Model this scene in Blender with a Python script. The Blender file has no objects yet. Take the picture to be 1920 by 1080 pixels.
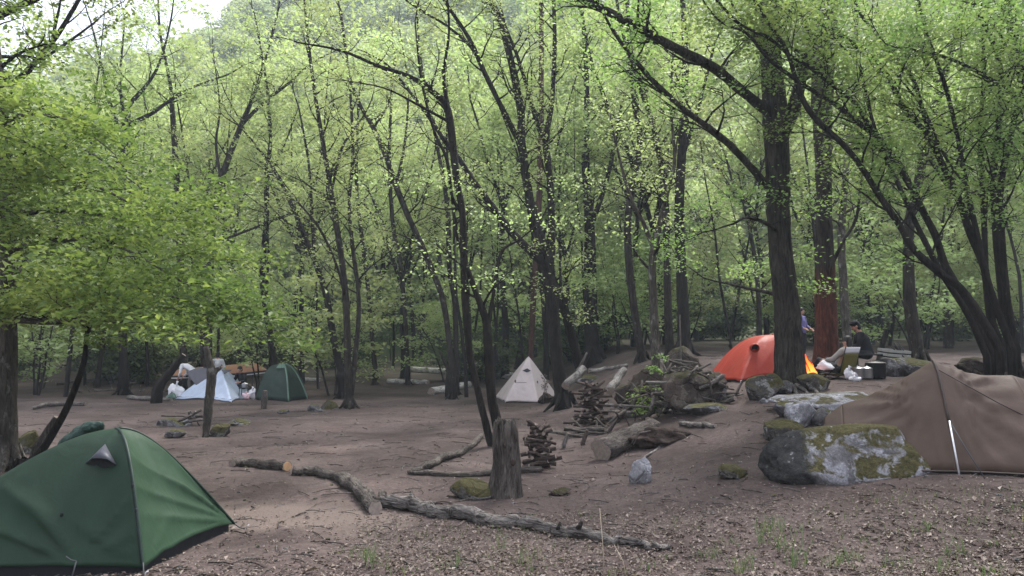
import bpy, math, random
import numpy as np
from mathutils import Vector, Matrix

R = math.radians
scene = bpy.context.scene
C = scene.collection

# ------------------------------------------------------------------ camera, sky, sun, exposure
CAMZ, PITCH, F = 1.75, math.atan(110 / 1440), 1440.0      # photograph is 1920 px wide
cam_d = bpy.data.cameras.new('camera')
cam_d.lens, cam_d.sensor_width = 27.0, 36.0
cam_d.clip_start, cam_d.clip_end = 0.05, 2000
cam = bpy.data.objects.new('camera', cam_d)
cam.location = (0, 0, CAMZ)
cam.rotation_euler = (R(90) + PITCH, 0, 0)
C.objects.link(cam)
scene.camera = cam

SUN_EL, SUN_AZ = 56, 28            # soft light through high cloud, from beyond the wood on the right
world = bpy.data.worlds.new('World')
scene.world = world
world.use_nodes = True
wn, wl = world.node_tree.nodes, world.node_tree.links
wn.clear()
sky = wn.new('ShaderNodeTexSky')
sky.sky_type = 'NISHITA'
sky.sun_disc = False
sky.sun_elevation, sky.sun_rotation = R(SUN_EL), R(SUN_AZ)
sky.dust_density = 3.0
tc = wn.new('ShaderNodeTexCoord')
mp = wn.new('ShaderNodeMapping'); mp.inputs['Scale'].default_value = (1.5, 1.5, 3.0)
nz = wn.new('ShaderNodeTexNoise'); nz.inputs['Scale'].default_value = 1.6; nz.inputs['Detail'].default_value = 5
rp = wn.new('ShaderNodeValToRGB')
rp.color_ramp.elements[0].position = 0.3; rp.color_ramp.elements[0].color = (6.9, 7.1, 8.2, 1)
rp.color_ramp.elements[1].position = 0.7; rp.color_ramp.elements[1].color = (8.4, 8.5, 9.3, 1)
mx = wn.new('ShaderNodeMix'); mx.data_type = 'RGBA'; mx.inputs[0].default_value = 0.86
bg = wn.new('ShaderNodeBackground'); bg.inputs['Strength'].default_value = 0.115
ow = wn.new('ShaderNodeOutputWorld')
wl.new(tc.outputs['Generated'], mp.inputs[0]); wl.new(mp.outputs[0], nz.inputs['Vector'])
wl.new(nz.outputs['Fac'], rp.inputs[0])
wl.new(sky.outputs[0], mx.inputs[6]); wl.new(rp.outputs[0], mx.inputs[7])
sxyz = wn.new('ShaderNodeSeparateXYZ'); wl.new(tc.outputs['Generated'], sxyz.inputs[0])
cl = wn.new('ShaderNodeMapRange'); cl.inputs[1].default_value = 0; cl.inputs[2].default_value = 1; cl.inputs[3].default_value = .333; cl.inputs[4].default_value = 1.0
wl.new(sxyz.outputs['Z'], cl.inputs[0])
mm = wn.new('ShaderNodeMix'); mm.data_type = 'RGBA'; mm.blend_type = 'MULTIPLY'; mm.inputs[0].default_value = 1
wl.new(mx.outputs[2], mm.inputs[6]); wl.new(cl.outputs[0], mm.inputs[7])
wl.new(mm.outputs[2], bg.inputs['Color']); wl.new(bg.outputs[0], ow.inputs[0])

sun_d = bpy.data.lights.new('sun', 'SUN')
sun_d.energy, sun_d.angle, sun_d.color = 2.9, R(18), (1.0, 0.97, 0.92)
sun = bpy.data.objects.new('sun', sun_d)
sun.rotation_euler = Vector((-math.cos(R(SUN_EL)) * math.sin(R(SUN_AZ)), -math.cos(R(SUN_EL)) * math.cos(R(SUN_AZ)), -math.sin(R(SUN_EL)))).to_track_quat('-Z', 'Y').to_euler()
sun.location = (0, -20, 40)
C.objects.link(sun)

vs = scene.view_settings
vs.view_transform, vs.look, vs.exposure, vs.gamma = 'Standard', 'None', 1.6, 1.0
scene.render.engine = 'CYCLES'
cy = scene.cycles
cy.max_bounces, cy.diffuse_bounces, cy.glossy_bounces, cy.transmission_bounces = 5, 3, 1, 2
cy.transparent_max_bounces, cy.volume_bounces = 8, 0
cy.caustics_reflective = cy.caustics_refractive = False
cy.use_denoising = True
cy.use_adaptive_sampling = False

# ------------------------------------------------------------------ helpers
def vnoise(x, y, seed=0):
    x, y = np.asarray(x, float), np.asarray(y, float)
    xi, yi = np.floor(x).astype(np.int64), np.floor(y).astype(np.int64)
    fx, fy = x - xi, y - yi
    fx, fy = fx * fx * (3 - 2 * fx), fy * fy * (3 - 2 * fy)
    def h(a, b):
        n = (a * 374761393 + b * 668265263 + seed * 974711) & 0x7fffffff
        n = ((n ^ (n >> 13)) * 1274126177) & 0x7fffffff
        return ((n ^ (n >> 16)) & 0xffff) / 32767.5 - 1
    return (h(xi, yi) * (1 - fx) + h(xi + 1, yi) * fx) * (1 - fy) + (h(xi, yi + 1) * (1 - fx) + h(xi + 1, yi + 1) * fx) * fy

def vnoise3(p, s, seed=0):
    return (vnoise(p[:, 0] * s + p[:, 2] * s * .7, p[:, 1] * s, seed) + vnoise(p[:, 1] * s - 3.3, p[:, 2] * s + p[:, 0] * s * .6, seed + 7)
            + vnoise(p[:, 2] * s + 9.1, p[:, 0] * s - p[:, 1] * s * .5, seed + 13)) / 1.8

def sm(t):
    t = np.clip(t, 0, 1)
    return t * t * (3 - 2 * t)

def G(x, y):
    """height of the ground"""
    x, y = np.asarray(x, float), np.asarray(y, float)
    A = np.interp(y, [-60, 4, 8.5, 15, 25, 40, 60], [.05, .12, .42, 1.12, 1.6, 1.9, 2.2])
    z = A * sm((x - 0.6) / 5.2) - .006 * np.clip(y, 0, 30)
    z = z + 0.9 * sm((y - 29) / 24) * (1 - .6 * sm((x - 1) / 6))
    H = np.interp(x, [-200, -113, -96, -72, -42, 20, 200], [38, 51, 57, 66, 80, 92, 96])
    t = np.clip((y - 60) / 112, 0, 1.6)
    z = z + H * np.where(t < 1, t ** 1.25, 1 - .35 * (t - 1))
    z = z + np.clip((y - 62) / 30, 0, 1) * 2.2 * vnoise(x / 14, y / 14, 5)
    z = z + .05 * vnoise(x * .8, y * .8, 1) + .02 * vnoise(x * 2.7, y * 2.7, 2) + .01 * vnoise(x * 7, y * 7, 3)
    return z

def g(x, y):
    return float(G(x, y))

def at(px, py, d):
    """point at distance d (metres along Y) on the sight line through photo pixel px,py"""
    x, y = (px - 960) / F, (540 - py) / F
    c, s = math.cos(PITCH), math.sin(PITCH)
    k = d / (c - y * s)
    return Vector((x * k, d, CAMZ + (s + y * c) * k))

def gp(px, py, lo=4.0, hi=70.0):
    """where that sight line meets the ground"""
    d = lo
    while d < hi:
        p = at(px, py, d)
        if p.z <= g(p.x, p.y):
            a, b = d - .15, d
            for _ in range(12):
                m = (a + b) / 2; p = at(px, py, m)
                if p.z <= g(p.x, p.y): b = m
                else: a = m
            p = at(px, py, b)
            return Vector((p.x, p.y, g(p.x, p.y)))
        d += .15
    p = at(px, py, hi)
    return Vector((p.x, p.y, g(p.x, p.y)))

def nrm(v):
    return v / max(np.linalg.norm(v), 1e-9)

class MB:
    """collects faces and builds one mesh object"""
    def __init__(s):
        s.v, s.f, s.n = [], [], 0       # faces: (array, material index, smooth, rnd array or None)
    def add(s, v, f, mi=0, smooth=True, rnd=None):
        v = np.asarray(v, float).reshape(-1, 3)
        s.v.append(v)
        s.f.append((np.asarray(f, np.int64) + s.n, mi, smooth, rnd))
        s.n += len(v)
    def tube(s, pts, rad, k=6, mi=0, cap=True, rough=0., rng=None, capmi=None, ridges=0, smooth=True, squash=1.):
        P = np.array([tuple(p) for p in pts], float)
        n = len(P)
        rad = np.broadcast_to(np.asarray(rad, float), (n,))
        T = np.gradient(P, axis=0)
        T /= np.maximum(np.linalg.norm(T, axis=1, keepdims=True), 1e-9)
        u = np.cross(T[0], [0, 0, 1.0] if abs(T[0][2]) < .9 else [1.0, 0, 0]); u = nrm(u)
        a = np.linspace(0, 2 * math.pi, k, endpoint=False)
        ca, sa = np.cos(a), np.sin(a)
        if ridges and rng is not None:
            ang = 1 + ridges * rng.normal(0, 1, k)
        else:
            ang = np.ones(k)
        V = np.empty((n, k, 3))
        for i in range(n):
            u = nrm(u - T[i] * np.dot(u, T[i]))
            w = np.cross(T[i], u)
            rr = rad[i] * ang
            if rough and rng is not None:
                rr = rr * (1 + rough * rng.normal(0, 1, k))
            V[i] = P[i] + (ca * rr)[:, None] * u + (sa * rr * squash)[:, None] * w
        idx = np.arange(n * k).reshape(n, k)
        nx = np.roll(idx, -1, 1)
        q = np.stack([idx[:-1], nx[:-1], nx[1:], idx[1:]], -1).reshape(-1, 4)
        base = s.n
        s.add(V.reshape(-1, 3), q, mi, smooth)
        if cap:
            cm = mi if capmi is None else capmi
            s.f.append((idx[0][::-1][None] + base, cm, False, None))
            s.f.append((idx[-1][None] + base, cm, False, None))
    def ell(s, c, r, mi=0, nu=10, nv=7, rot=None):
        u = np.linspace(0, 2 * math.pi, nu, endpoint=False); v = np.linspace(0, math.pi, nv + 1)[1:-1]
        V = [[0, 0, 1]] + [[math.sin(b) * math.cos(a), math.sin(b) * math.sin(a), math.cos(b)] for b in v for a in u] + [[0, 0, -1]]
        V = np.array(V) * np.asarray(r, float)
        if rot is not None: V = V @ np.array(rot.to_3x3()).T
        V = V + np.asarray(tuple(c), float)
        m = len(v); q = []; t = []
        for j in range(nu):
            j2 = (j + 1) % nu
            t.append([0, 1 + j, 1 + j2]); t.append([1 + m * nu, 1 + (m - 1) * nu + j2, 1 + (m - 1) * nu + j])
            for i in range(m - 1):
                q.append([1 + i * nu + j, 1 + (i + 1) * nu + j, 1 + (i + 1) * nu + j2, 1 + i * nu + j2])
        b = s.n
        s.add(V, q, mi)
        s.f.append((np.array(t) + b, mi, True, None))
    def box(s, c, d, mi=0, M=None, bev=0.0):
        x, y, z = np.array(d) / 2.0
        V = np.array([[a * x, b_ * y, c_ * z] for a in (-1, 1) for b_ in (-1, 1) for c_ in (-1, 1)])
        if M is not None: V = V @ np.array(M.to_3x3()).T
        V = V + np.array(tuple(c))
        s.add(V, [[0, 1, 3, 2], [4, 6, 7, 5], [0, 4, 5, 1], [2, 3, 7, 6], [0, 2, 6, 4], [1, 5, 7, 3]], mi, False)
    def grid(s, V, mi=0, smooth=True, closed=False):
        V = np.asarray(V, float); n, m = V.shape[:2]
        idx = np.arange(n * m).reshape(n, m)
        if closed:
            nx = np.roll(idx, -1, 1)
            q = np.stack([idx[:-1], nx[:-1], nx[1:], idx[1:]], -1).reshape(-1, 4)
        else:
            q = np.stack([idx[:-1, :-1], idx[:-1, 1:], idx[1:, 1:], idx[1:, :-1]], -1).reshape(-1, 4)
        s.add(V.reshape(-1, 3), q, mi, smooth)
    def mesh(s, name, mats):
        me = bpy.data.meshes.new(name)
        V = np.concatenate(s.v)
        loops, starts, mis, sms, rnds = [], [], [], [], []
        o = 0; has = any(f[3] is not None for f in s.f)
        for f, mi, smo, rn in s.f:
            n, k = f.shape
            loops.append(f.reshape(-1)); starts.append(o + np.arange(n) * k); o += n * k
            mis.append(np.full(n, mi)); sms.append(np.full(n, smo))
            rnds.append(rn if rn is not None else np.full(n, .5))
        loops = np.concatenate(loops); starts = np.concatenate(starts)
        me.vertices.add(len(V)); me.vertices.foreach_set('co', V.astype(np.float32).ravel())
        me.loops.add(len(loops)); me.loops.foreach_set('vertex_index', loops.astype(np.int32))
        me.polygons.add(len(starts)); me.polygons.foreach_set('loop_start', starts.astype(np.int32))
        me.polygons.foreach_set('material_index', np.concatenate(mis).astype(np.int32))
        me.polygons.foreach_set('use_smooth', np.concatenate(sms).astype(bool))
        for m in (mats if isinstance(mats, (list, tuple)) else [mats]): me.materials.append(m)
        if has:
            at_ = me.attributes.new('rnd', 'FLOAT', 'FACE')
            at_.data.foreach_set('value', np.concatenate(rnds).astype(np.float32))
        me.update(calc_edges=True)
        me.validate()
        return me
    def build(s, name, mats, parent=None, origin=None):
        """one object; vertices are given in world space (or the parent's when a parent is given)"""
        if origin is not None:
            o_ = np.array(tuple(origin)); s.v = [v - o_ for v in s.v]
        ob = bpy.data.objects.new(name, s.mesh(name, mats))
        if origin is not None: ob.location = origin
        C.objects.link(ob)
        if parent is not None: ob.parent = parent
        return ob

def tag(o, label=None, cat=None, group=None, kind=None):
    for k, v in (('label', label), ('category', cat), ('group', group), ('kind', kind)):
        if v: o[k] = v
    return o

def empty(name, loc, label=None, cat=None, group=None, rz=0):
    o = bpy.data.objects.new(name, None)
    o.empty_display_size = .2
    C.objects.link(o); o.location = loc; o.rotation_euler = (0, 0, rz)
    return tag(o, label, cat, group)

# ------------------------------------------------------------------ materials
class N:
    def __init__(s, name):
        s.m = bpy.data.materials.new(name); s.m.use_nodes = True
        s.t = s.m.node_tree; s.t.nodes.clear()
        s.out = s.t.nodes.new('ShaderNodeOutputMaterial')
    def n(s, typ, **kw):
        x = s.t.nodes.new('ShaderNode' + typ)
        for k, v in kw.items():
            if k.startswith('_'): setattr(x, k[1:], v)
            else:
                x.inputs[k.replace('__', ' ')].default_value = v
        return x
    def l(s, a, b): s.t.links.new(a, b)
    def coord(s, scale=(1, 1, 1), kind='Object'):
        tc_ = s.n('TexCoord'); m = s.n('Mapping'); m.inputs['Scale'].default_value = scale
        s.l(tc_.outputs[kind], m.inputs[0]); return m.outputs[0]
    def noise(s, scale, detail=4, vec=None, rough=.55, dist=0):
        x = s.n('TexNoise'); x.inputs['Scale'].default_value = scale; x.inputs['Detail'].default_value = detail
        x.inputs['Roughness'].default_value = rough; x.inputs['Distortion'].default_value = dist
        if vec is not None: s.l(vec, x.inputs['Vector'])
        return x.outputs['Fac']
    def ramp(s, fac, stops):
        r = s.n('ValToRGB'); e = r.color_ramp.elements
        while len(e) < len(stops): e.new(.5)
        for i, (p, c) in enumerate(stops):
            e[i].position = p
            e[i].color = (*c, 1) if isinstance(c, (tuple, list)) else (c, c, c, 1)
        s.l(fac, r.inputs[0]); return r.outputs[0]
    def mix(s, fac, a, b, mode='MIX'):
        m = s.n('Mix'); m.data_type = 'RGBA'; m.blend_type = mode
        for sock, v in ((m.inputs[0], fac), (m.inputs[6], a), (m.inputs[7], b)):
            if isinstance(v, bpy.types.NodeSocket): s.l(v, sock)
            elif isinstance(v, (tuple, list)): sock.default_value = (*v, 1)
            else: sock.default_value = v
        return m.outputs[2]
    def bump(s, h, strength=.4, dist=.02):
        b = s.n('Bump'); b.inputs['Strength'].default_value = strength; b.inputs['Distance'].default_value = dist
        s.l(h, b.inputs['Height']); return b.outputs[0]
    def pbr(s, col, rough=.85, normal=None, spec=.3, metal=0.):
        p = s.n('BsdfPrincipled')
        if isinstance(col, bpy.types.NodeSocket): s.l(col, p.inputs['Base Color'])
        else: p.inputs['Base Color'].default_value = (*col, 1)
        p.inputs['Roughness'].default_value = rough; p.inputs['Metallic'].default_value = metal
        p.inputs['Specular IOR Level'].default_value = spec
        if normal is not None: s.l(normal, p.inputs['Normal'])
        return p.outputs[0]
    def done(s, sh):
        s.l(sh, s.out.inputs[0]); return s.m

def m_plain(name, c, c2=None, scale=8, rough=.8, bump=.2, bscale=30, spec=.3, metal=0., dist=.01):
    n = N(name); v = n.coord()
    c2 = c2 or tuple(x * .75 for x in c)
    col = n.ramp(n.noise(scale, 4, v), [(.35, c2), (.65, c)])
    b = n.bump(n.noise(bscale, 4, v), bump, dist)
    return n.done(n.pbr(col, rough, b, spec, metal))

def m_bark(name, dark, light, lichen=None, lich_amt=.5, fine=1.0, upper=None):
    n = N(name); v = n.coord((9 * fine, 9 * fine, 1.3 * fine)); v2 = n.coord((2, 2, 1.2))
    a = n.noise(3, 6, v, .65, 1.0)
    col = n.ramp(a, [(.36, dark), (.62, light)])
    if upper:            # bark peeled below this height, old bark above
        sx = n.n('SeparateXYZ'); n.l(n.coord(), sx.inputs[0])
        ad = n.n('Math', _operation='MULTIPLY_ADD'); n.l(n.noise(1.5, 4, v2), ad.inputs[0]); ad.inputs[1].default_value = 2.5; n.l(sx.outputs['Z'], ad.inputs[2])
        mr = n.n('MapRange'); mr.inputs[1].default_value = upper[0]; mr.inputs[2].default_value = upper[0] + .9; n.l(ad.outputs[0], mr.inputs[0])
        col = n.mix(mr.outputs[0], col, n.ramp(a, [(.36, upper[1]), (.62, upper[2])]))
    if lichen:
        f = n.ramp(n.noise(3.5, 6, v2, .65), [(lich_amt, 0.), (lich_amt + .1, 1.)])
        col = n.mix(f, col, lichen)
    b = n.bump(a, 1., .06)
    return n.done(n.pbr(n.mix(1., col, n.ramp(n.noise(2.2, 5, v2), [(.3, .55), (.7, 1.35)]), 'MULTIPLY'), .92, b, .15))

def m_leaf(name, c0, c1, c2, trans=.35, hue=.0):
    n = N(name)
    at_ = n.n('Attribute'); at_.attribute_name = 'rnd'
    col = n.ramp(at_.outputs['Fac'], [(0, c0), (.5, c1), (1, c2)])
    oi = n.n('ObjectInfo')
    h = n.n('HueSaturation')
    mr = n.n('MapRange'); mr.inputs[3].default_value = .5 - .018; mr.inputs[4].default_value = .5 + .018
    mv = n.n('MapRange'); mv.inputs[3].default_value = .78; mv.inputs[4].default_value = 1.22
    n.l(oi.outputs['Random'], mr.inputs[0]); n.l(mr.outputs[0], h.inputs['Hue'])
    n.l(oi.outputs['Random'], mv.inputs[0]); n.l(mv.outputs[0], h.inputs['Value'])
    n.l(col, h.inputs['Color'])
    p = n.pbr(h.outputs[0], .55, None, .25)
    t = n.n('BsdfTranslucent'); 
    tcol = n.mix(1.0, h.outputs[0], (1.08, 1.14, .82), 'MULTIPLY')
    n.l(tcol, t.inputs['Color'])
    ms = n.n('MixShader'); ms.inputs[0].default_value = trans
    n.l(p, ms.inputs[1]); n.l(t.outputs[0], ms.inputs[2])
    return n.done(ms.outputs[0])

def m_ground():
    n = N('forest_floor'); v = n.coord()
    dirt = n.ramp(n.noise(.55, 6, v, .6), [(.3, (.045, .0335, .0305)), (.5, (.072, .0545, .050)), (.72, (.103, .080, .074))])
    fine = n.ramp(n.noise(14, 8, v, .75), [(.3, .45), (.55, 1.), (.75, 1.6)])
    col = n.mix(1., dirt, fine, 'MULTIPLY')
    col = n.mix(1., col, n.ramp(n.noise(.22, 5, v, .6, .8), [(.35, (.62, .60, .58)), (.5, (1., 1., 1.)), (.66, (1.35, 1.32, 1.30))]), 'MULTIPLY')
    # trodden sandy patch beside the green tent
    sx = n.n('SeparateXYZ'); n.l(v, sx.inputs[0])
    def dist2(cx, cy, rx, ry):
        mp_ = n.n('Mapping'); mp_.inputs['Location'].default_value = (-cx / rx, -cy / ry, 0)
        mp_.inputs['Scale'].default_value = (1 / rx, 1 / ry, 0); n.l(v, mp_.inputs[0])
        ln = n.n('VectorMath', _operation='LENGTH'); n.l(mp_.outputs[0], ln.inputs[0])
        ad = n.n('Math', _operation='ADD'); n.l(ln.outputs['Value'], ad.inputs[0])
        sc = n.n('Math', _operation='MULTIPLY_ADD'); n.l(n.noise(1.7, 5, v), sc.inputs[0]); sc.inputs[1].default_value = 1.2; sc.inputs[2].default_value = -.6
        n.l(sc.outputs[0], ad.inputs[1])
        return n.ramp(ad.outputs[0], [(.55, 1.), (1.0, 0.)])
    col = n.mix(dist2(-2.6, 8.4, 2.2, 1.0), col, (.125, .098, .085))
    # dry leaf crumbs
    vo = n.n('TexVoronoi'); vo.inputs['Scale'].default_value = 22; n.l(v, vo.inputs['Vector'])
    crumb = n.ramp(vo.outputs['Distance'], [(.10, 1.), (.22, 0.)])
    cm = n.ramp(n.noise(1.1, 4, v), [(.42, 0.), (.62, .75)])
    fm = n.n('Math', _operation='MULTIPLY'); n.l(crumb, fm.inputs[0]); n.l(cm, fm.inputs[1])
    col = n.mix(fm.outputs[0], col, (.15, .115, .095))
    # undergrowth away from the clearing
    far = n.n('MapRange'); far.inputs[1].default_value = 36; far.inputs[2].default_value = 62
    n.l(sx.outputs['Y'], far.inputs[0])
    grn = n.ramp(n.noise(.9, 6, v, .7), [(.35, (.03, .045, .018)), (.7, (.075, .10, .035))])
    fg = n.n('Math', _operation='MULTIPLY'); n.l(far.outputs[0], fg.inputs[0])
    n.l(n.ramp(n.noise(.35, 4, v), [(.3, .3), (.6, 1.)]), fg.inputs[1])
    col = n.mix(fg.outputs[0], col, grn)
    hgt = n.mix(.5, n.noise(9, 6, v, .7), n.noise(38, 3, v, .6))
    return n.done(n.pbr(col, .95, n.bump(hgt, .8, .03), .12))

def m_rock(name, base, lichen, moss, moss_amt=.5, dark=(.03, .03, .032)):
    n = N(name); v = n.coord()
    a = n.noise(2.2, 8, v, .65)
    col = n.ramp(a, [(.32, dark), (.5, base), (.7, tuple(min(1, c * 1.5) for c in base))])
    lf = n.ramp(n.noise(5.0, 5, v, .6), [(.52, 0.), (.58, 1.)])
    col = n.mix(lf, col, lichen)
    ge = n.n('NewGeometry'); sx = n.n('SeparateXYZ'); n.l(ge.outputs['Normal'], sx.inputs[0])
    ad = n.n('Math', _operation='MULTIPLY_ADD'); n.l(sx.outputs['Z'], ad.inputs[0]); ad.inputs[1].default_value = .45
    n.l(n.noise(2.6, 5, v, .6), ad.inputs[2])
    mf = n.ramp(ad.outputs[0], [(1 - moss_amt, 0.), (1.08 - moss_amt, 1.)])
    mc = n.ramp(n.noise(18, 4, v), [(.3, tuple(c * .55 for c in moss)), (.7, moss)])
    col = n.mix(mf, col, mc)
    vo = n.n('TexVoronoi', _feature='DISTANCE_TO_EDGE'); vo.inputs['Scale'].default_value = 3.5; n.l(n.mix(.12, v, n.noise(6, 4, v)), vo.inputs['Vector'])
    crk = n.ramp(vo.outputs[0], [(0., 0.), (.07, 1.)])
    return n.done(n.pbr(n.mix(1., col, n.ramp(n.noise(40, 5, v, .7), [(.3, .6), (.7, 1.3)]), 'MULTIPLY'), .93, n.bump(n.mix(.25, n.mix(.5, a, n.noise(24, 7, v, .7)), crk), 1., .07), .15))

def m_cloth(name, c, rough=.55, trans=.12, wr=1.0, scale=3.0):
    n = N(name); v = n.coord()
    col = n.ramp(n.noise(2.5, 3, v), [(.3, tuple(x * .88 for x in c)), (.7, tuple(min(1, x * 1.1) for x in c))])
    w = n.coord((1.8, 1.8, .7))
    b = n.bump(n.noise(scale, 3, w, .5, .6), .22 * wr, .05)
    p = n.pbr(col, rough, b, .2)
    t = n.n('BsdfTranslucent'); n.l(col, t.inputs[0])
    ms = n.n('MixShader'); ms.inputs[0].default_value = trans
    n.l(p, ms.inputs[1]); n.l(t.outputs[0], ms.inputs[2])
    return n.done(ms.outputs[0])

def m_emit(name, c, s):
    n = N(name)
    v = n.coord((1, 1, 1), 'Generated'); sx = n.n('SeparateXYZ'); n.l(v, sx.inputs[0])
    col = n.ramp(sx.outputs['Z'], [(0, (1, .26, .05)), (.5, (1, .14, .018)), (1, c)])
    e = n.n('Emission'); n.l(col, e.inputs[0]); e.inputs[1].default_value = s
    return n.done(e.outputs[0])

MT = dict(
    ground=m_ground(),
    bark=m_bark('bark_grey_brown', (.012, .010, .008), (.05, .042, .036), (.12, .12, .10), .60),
    bark_dark=m_bark('bark_dark', (.008, .007, .006), (.030, .025, .022), (.07, .07, .06), .66),
    bark_pale=m_bark('bark_pale_lichen', (.035, .03, .026), (.11, .098, .085), (.21, .205, .185), .56),
    bark_oak=m_bark('bark_ridged', (.009, .008, .007), (.058, .05, .043), (.06, .07, .05), .62, .7),
    bark_red=m_bark('bark_reddish', (.035, .014, .010), (.135, .052, .036), None, .5, .8, (2.9, (.012, .010, .009), (.055, .045, .04))),
    bark_redthin=m_bark('bark_pine', (.04, .02, .016), (.10, .055, .045), None),
    birch=m_bark('bark_birch_white', (.24, .23, .21), (.62, .60, .57), (.07, .06, .05), .60, .7),
    birch_dull=m_bark('bark_birch_old', (.09, .08, .072), (.30, .285, .265), (.05, .042, .036), .56, .8),
    deadwood=m_bark('weathered_wood', (.032, .026, .023), (.15, .13, .115), (.06, .056, .04), .6, 1.4),
    deadpale=m_bark('bleached_wood', (.06, .052, .046), (.225, .205, .19), (.045, .038, .033), .58, 1.4),
    firewood=m_bark('firewood_bark', (.025, .018, .016), (.12, .09, .078), (.25, .20, .16), .62, 1.2),
    cut=m_plain('cut_wood', (.52, .33, .18), (.40, .24, .12), 20),
    cutgrey=m_plain('old_cut_wood', (.26, .215, .18), (.17, .14, .12), 20),
    leaf=m_leaf('leaf_spring', (.235, .29, .14), (.355, .425, .205), (.46, .515, .26), .5),
    leaf_near=m_leaf('leaf_near', (.055, .09, .028), (.13, .18, .052), (.27, .31, .09), .45),
    leaf_right=m_leaf('leaf_canopy', (.13, .205, .07), (.22, .32, .11), (.35, .43, .15), .5),
    leaf_far=m_leaf('leaf_hill', (.21, .265, .145), (.33, .39, .21), (.43, .475, .26), .45),
    leaf_dark=m_leaf('leaf_undergrowth', (.035, .06, .025), (.075, .115, .042), (.14, .185, .065), .3),
    litter=m_leaf('leaf_litter', (.08, .058, .047), (.145, .112, .092), (.25, .205, .172), .1),
    grass=m_leaf('grass_blades', (.07, .115, .035), (.105, .135, .06), (.26, .24, .15), .3),
    stone=m_rock('stone_lichen', (.105, .10, .10), (.25, .25, .26), (.085, .08, .032), .22),
    stone_moss=m_rock('stone_mossy', (.085, .078, .07), (.22, .22, .21), (.075, .068, .028), .45),
    stone_white=m_rock('stone_white', (.23, .23, .245), (.36, .36, .385), (.085, .075, .04), .10, (.09, .085, .085)),
    stone_earth=m_rock('stone_earthy', (.055, .042, .036), (.09, .078, .066), (.05, .045, .02), .22, (.02, .016, .014)),
    soil=m_plain('dark_soil', (.055, .04, .034), (.028, .021, .018), 6, .97, .8, 16, .1, 0, .05),
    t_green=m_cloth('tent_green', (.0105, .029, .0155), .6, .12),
    t_green_lit=m_cloth('tent_green_lit_side', (.023, .052, .028), .6, .14),  # same green cloth; the skylight on the right side is painted in as lighter colour
    t_black=m_plain('tent_inner_black', (.012, .013, .018), (.008, .009, .012), 6, .7, .2),
    t_grey=m_cloth('tent_vent_grey', (.05, .053, .066), .5, .1),
    t_blue=m_cloth('tent_pale_blue', (.46, .53, .66), .5, .2),
    t_dkgreen=m_cloth('tent_dark_green', (.018, .034, .026), .5, .1),
    t_sage=m_cloth('tent_sage', (.13, .21, .165), .45, .2),
    t_cream=m_cloth('tent_cream', (.50, .44, .43), .6, .2),
    t_orange=m_cloth('tent_orange', (.33, .038, .023), .5, .22),
    t_brown=m_cloth('tent_brown', (.080, .054, .040), .55, .12),
    t_browndk=m_cloth('tent_brown_sleeve', (.055, .042, .036), .6, .05),
    grey_cloth=m_cloth('grey_cloth', (.10, .10, .115), .7, .05),
    peach=m_cloth('peach_tarp', (.40, .21, .135), .6, .2),
    white=m_cloth('white_cloth', (.74, .74, .78), .7, .15),
    pink=m_cloth('pink_bag', (.68, .50, .55), .5, .1),
    olive=m_cloth('olive_cloth', (.13, .115, .03), .7, .08),
    purple=m_cloth('purple_jacket', (.15, .14, .30), .7, .05),
    black=m_cloth('black_cloth', (.011, .011, .014), .75, .0),
    navy=m_cloth('dark_trousers', (.02, .02, .026), .75, .0),
    jeans=m_cloth('grey_trousers', (.10, .09, .085), .75, .0),
    skin=m_plain('skin', (.46, .27, .20), (.40, .22, .16), 6, .5, .05),
    hair=m_plain('dark_hair', (.014, .011, .010), (.008, .007, .006), 30, .5, .5, 60),
    metal=m_plain('pot_metal', (.62, .62, .63), (.5, .5, .5), 5, .35, .05, 30, .5, .8),
    pole=m_plain('pole_metal', (.70, .70, .72), (.6, .6, .62), 5, .4, .05, 30, .5, .6),
    blackmetal=m_plain('black_metal', (.018, .018, .02), (.012, .012, .013), 5, .5, .1),
    crate=m_plain('crate_grey', (.36, .36, .34), (.28, .28, .27), 8, .6),
    cord=m_plain('cord', (.05, .055, .06), None, 5, .7),
    flame=m_emit('flame', (.9, .05, .008), 1.5),
    ember=m_plain('charred_wood', (.03, .02, .017), (.012, .01, .009), 12, .95, .6),
)

# ------------------------------------------------------------------ ground
def ground():
    xs = np.concatenate([-np.geomspace(260, 9, 40), np.linspace(-8.8, 8.8, 130), np.geomspace(9, 260, 40)])
    ys = np.concatenate([np.linspace(-60, 2, 16)[:-1], np.linspace(2, 20, 140)[:-1], np.geomspace(20, 330, 110)])
    X, Y = np.meshgrid(xs, ys)
    mb = MB(); mb.grid(np.stack([X, Y, G(X, Y)], -1))
    tag(mb.build('ground', MT['ground']), kind='structure')
ground()

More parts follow.
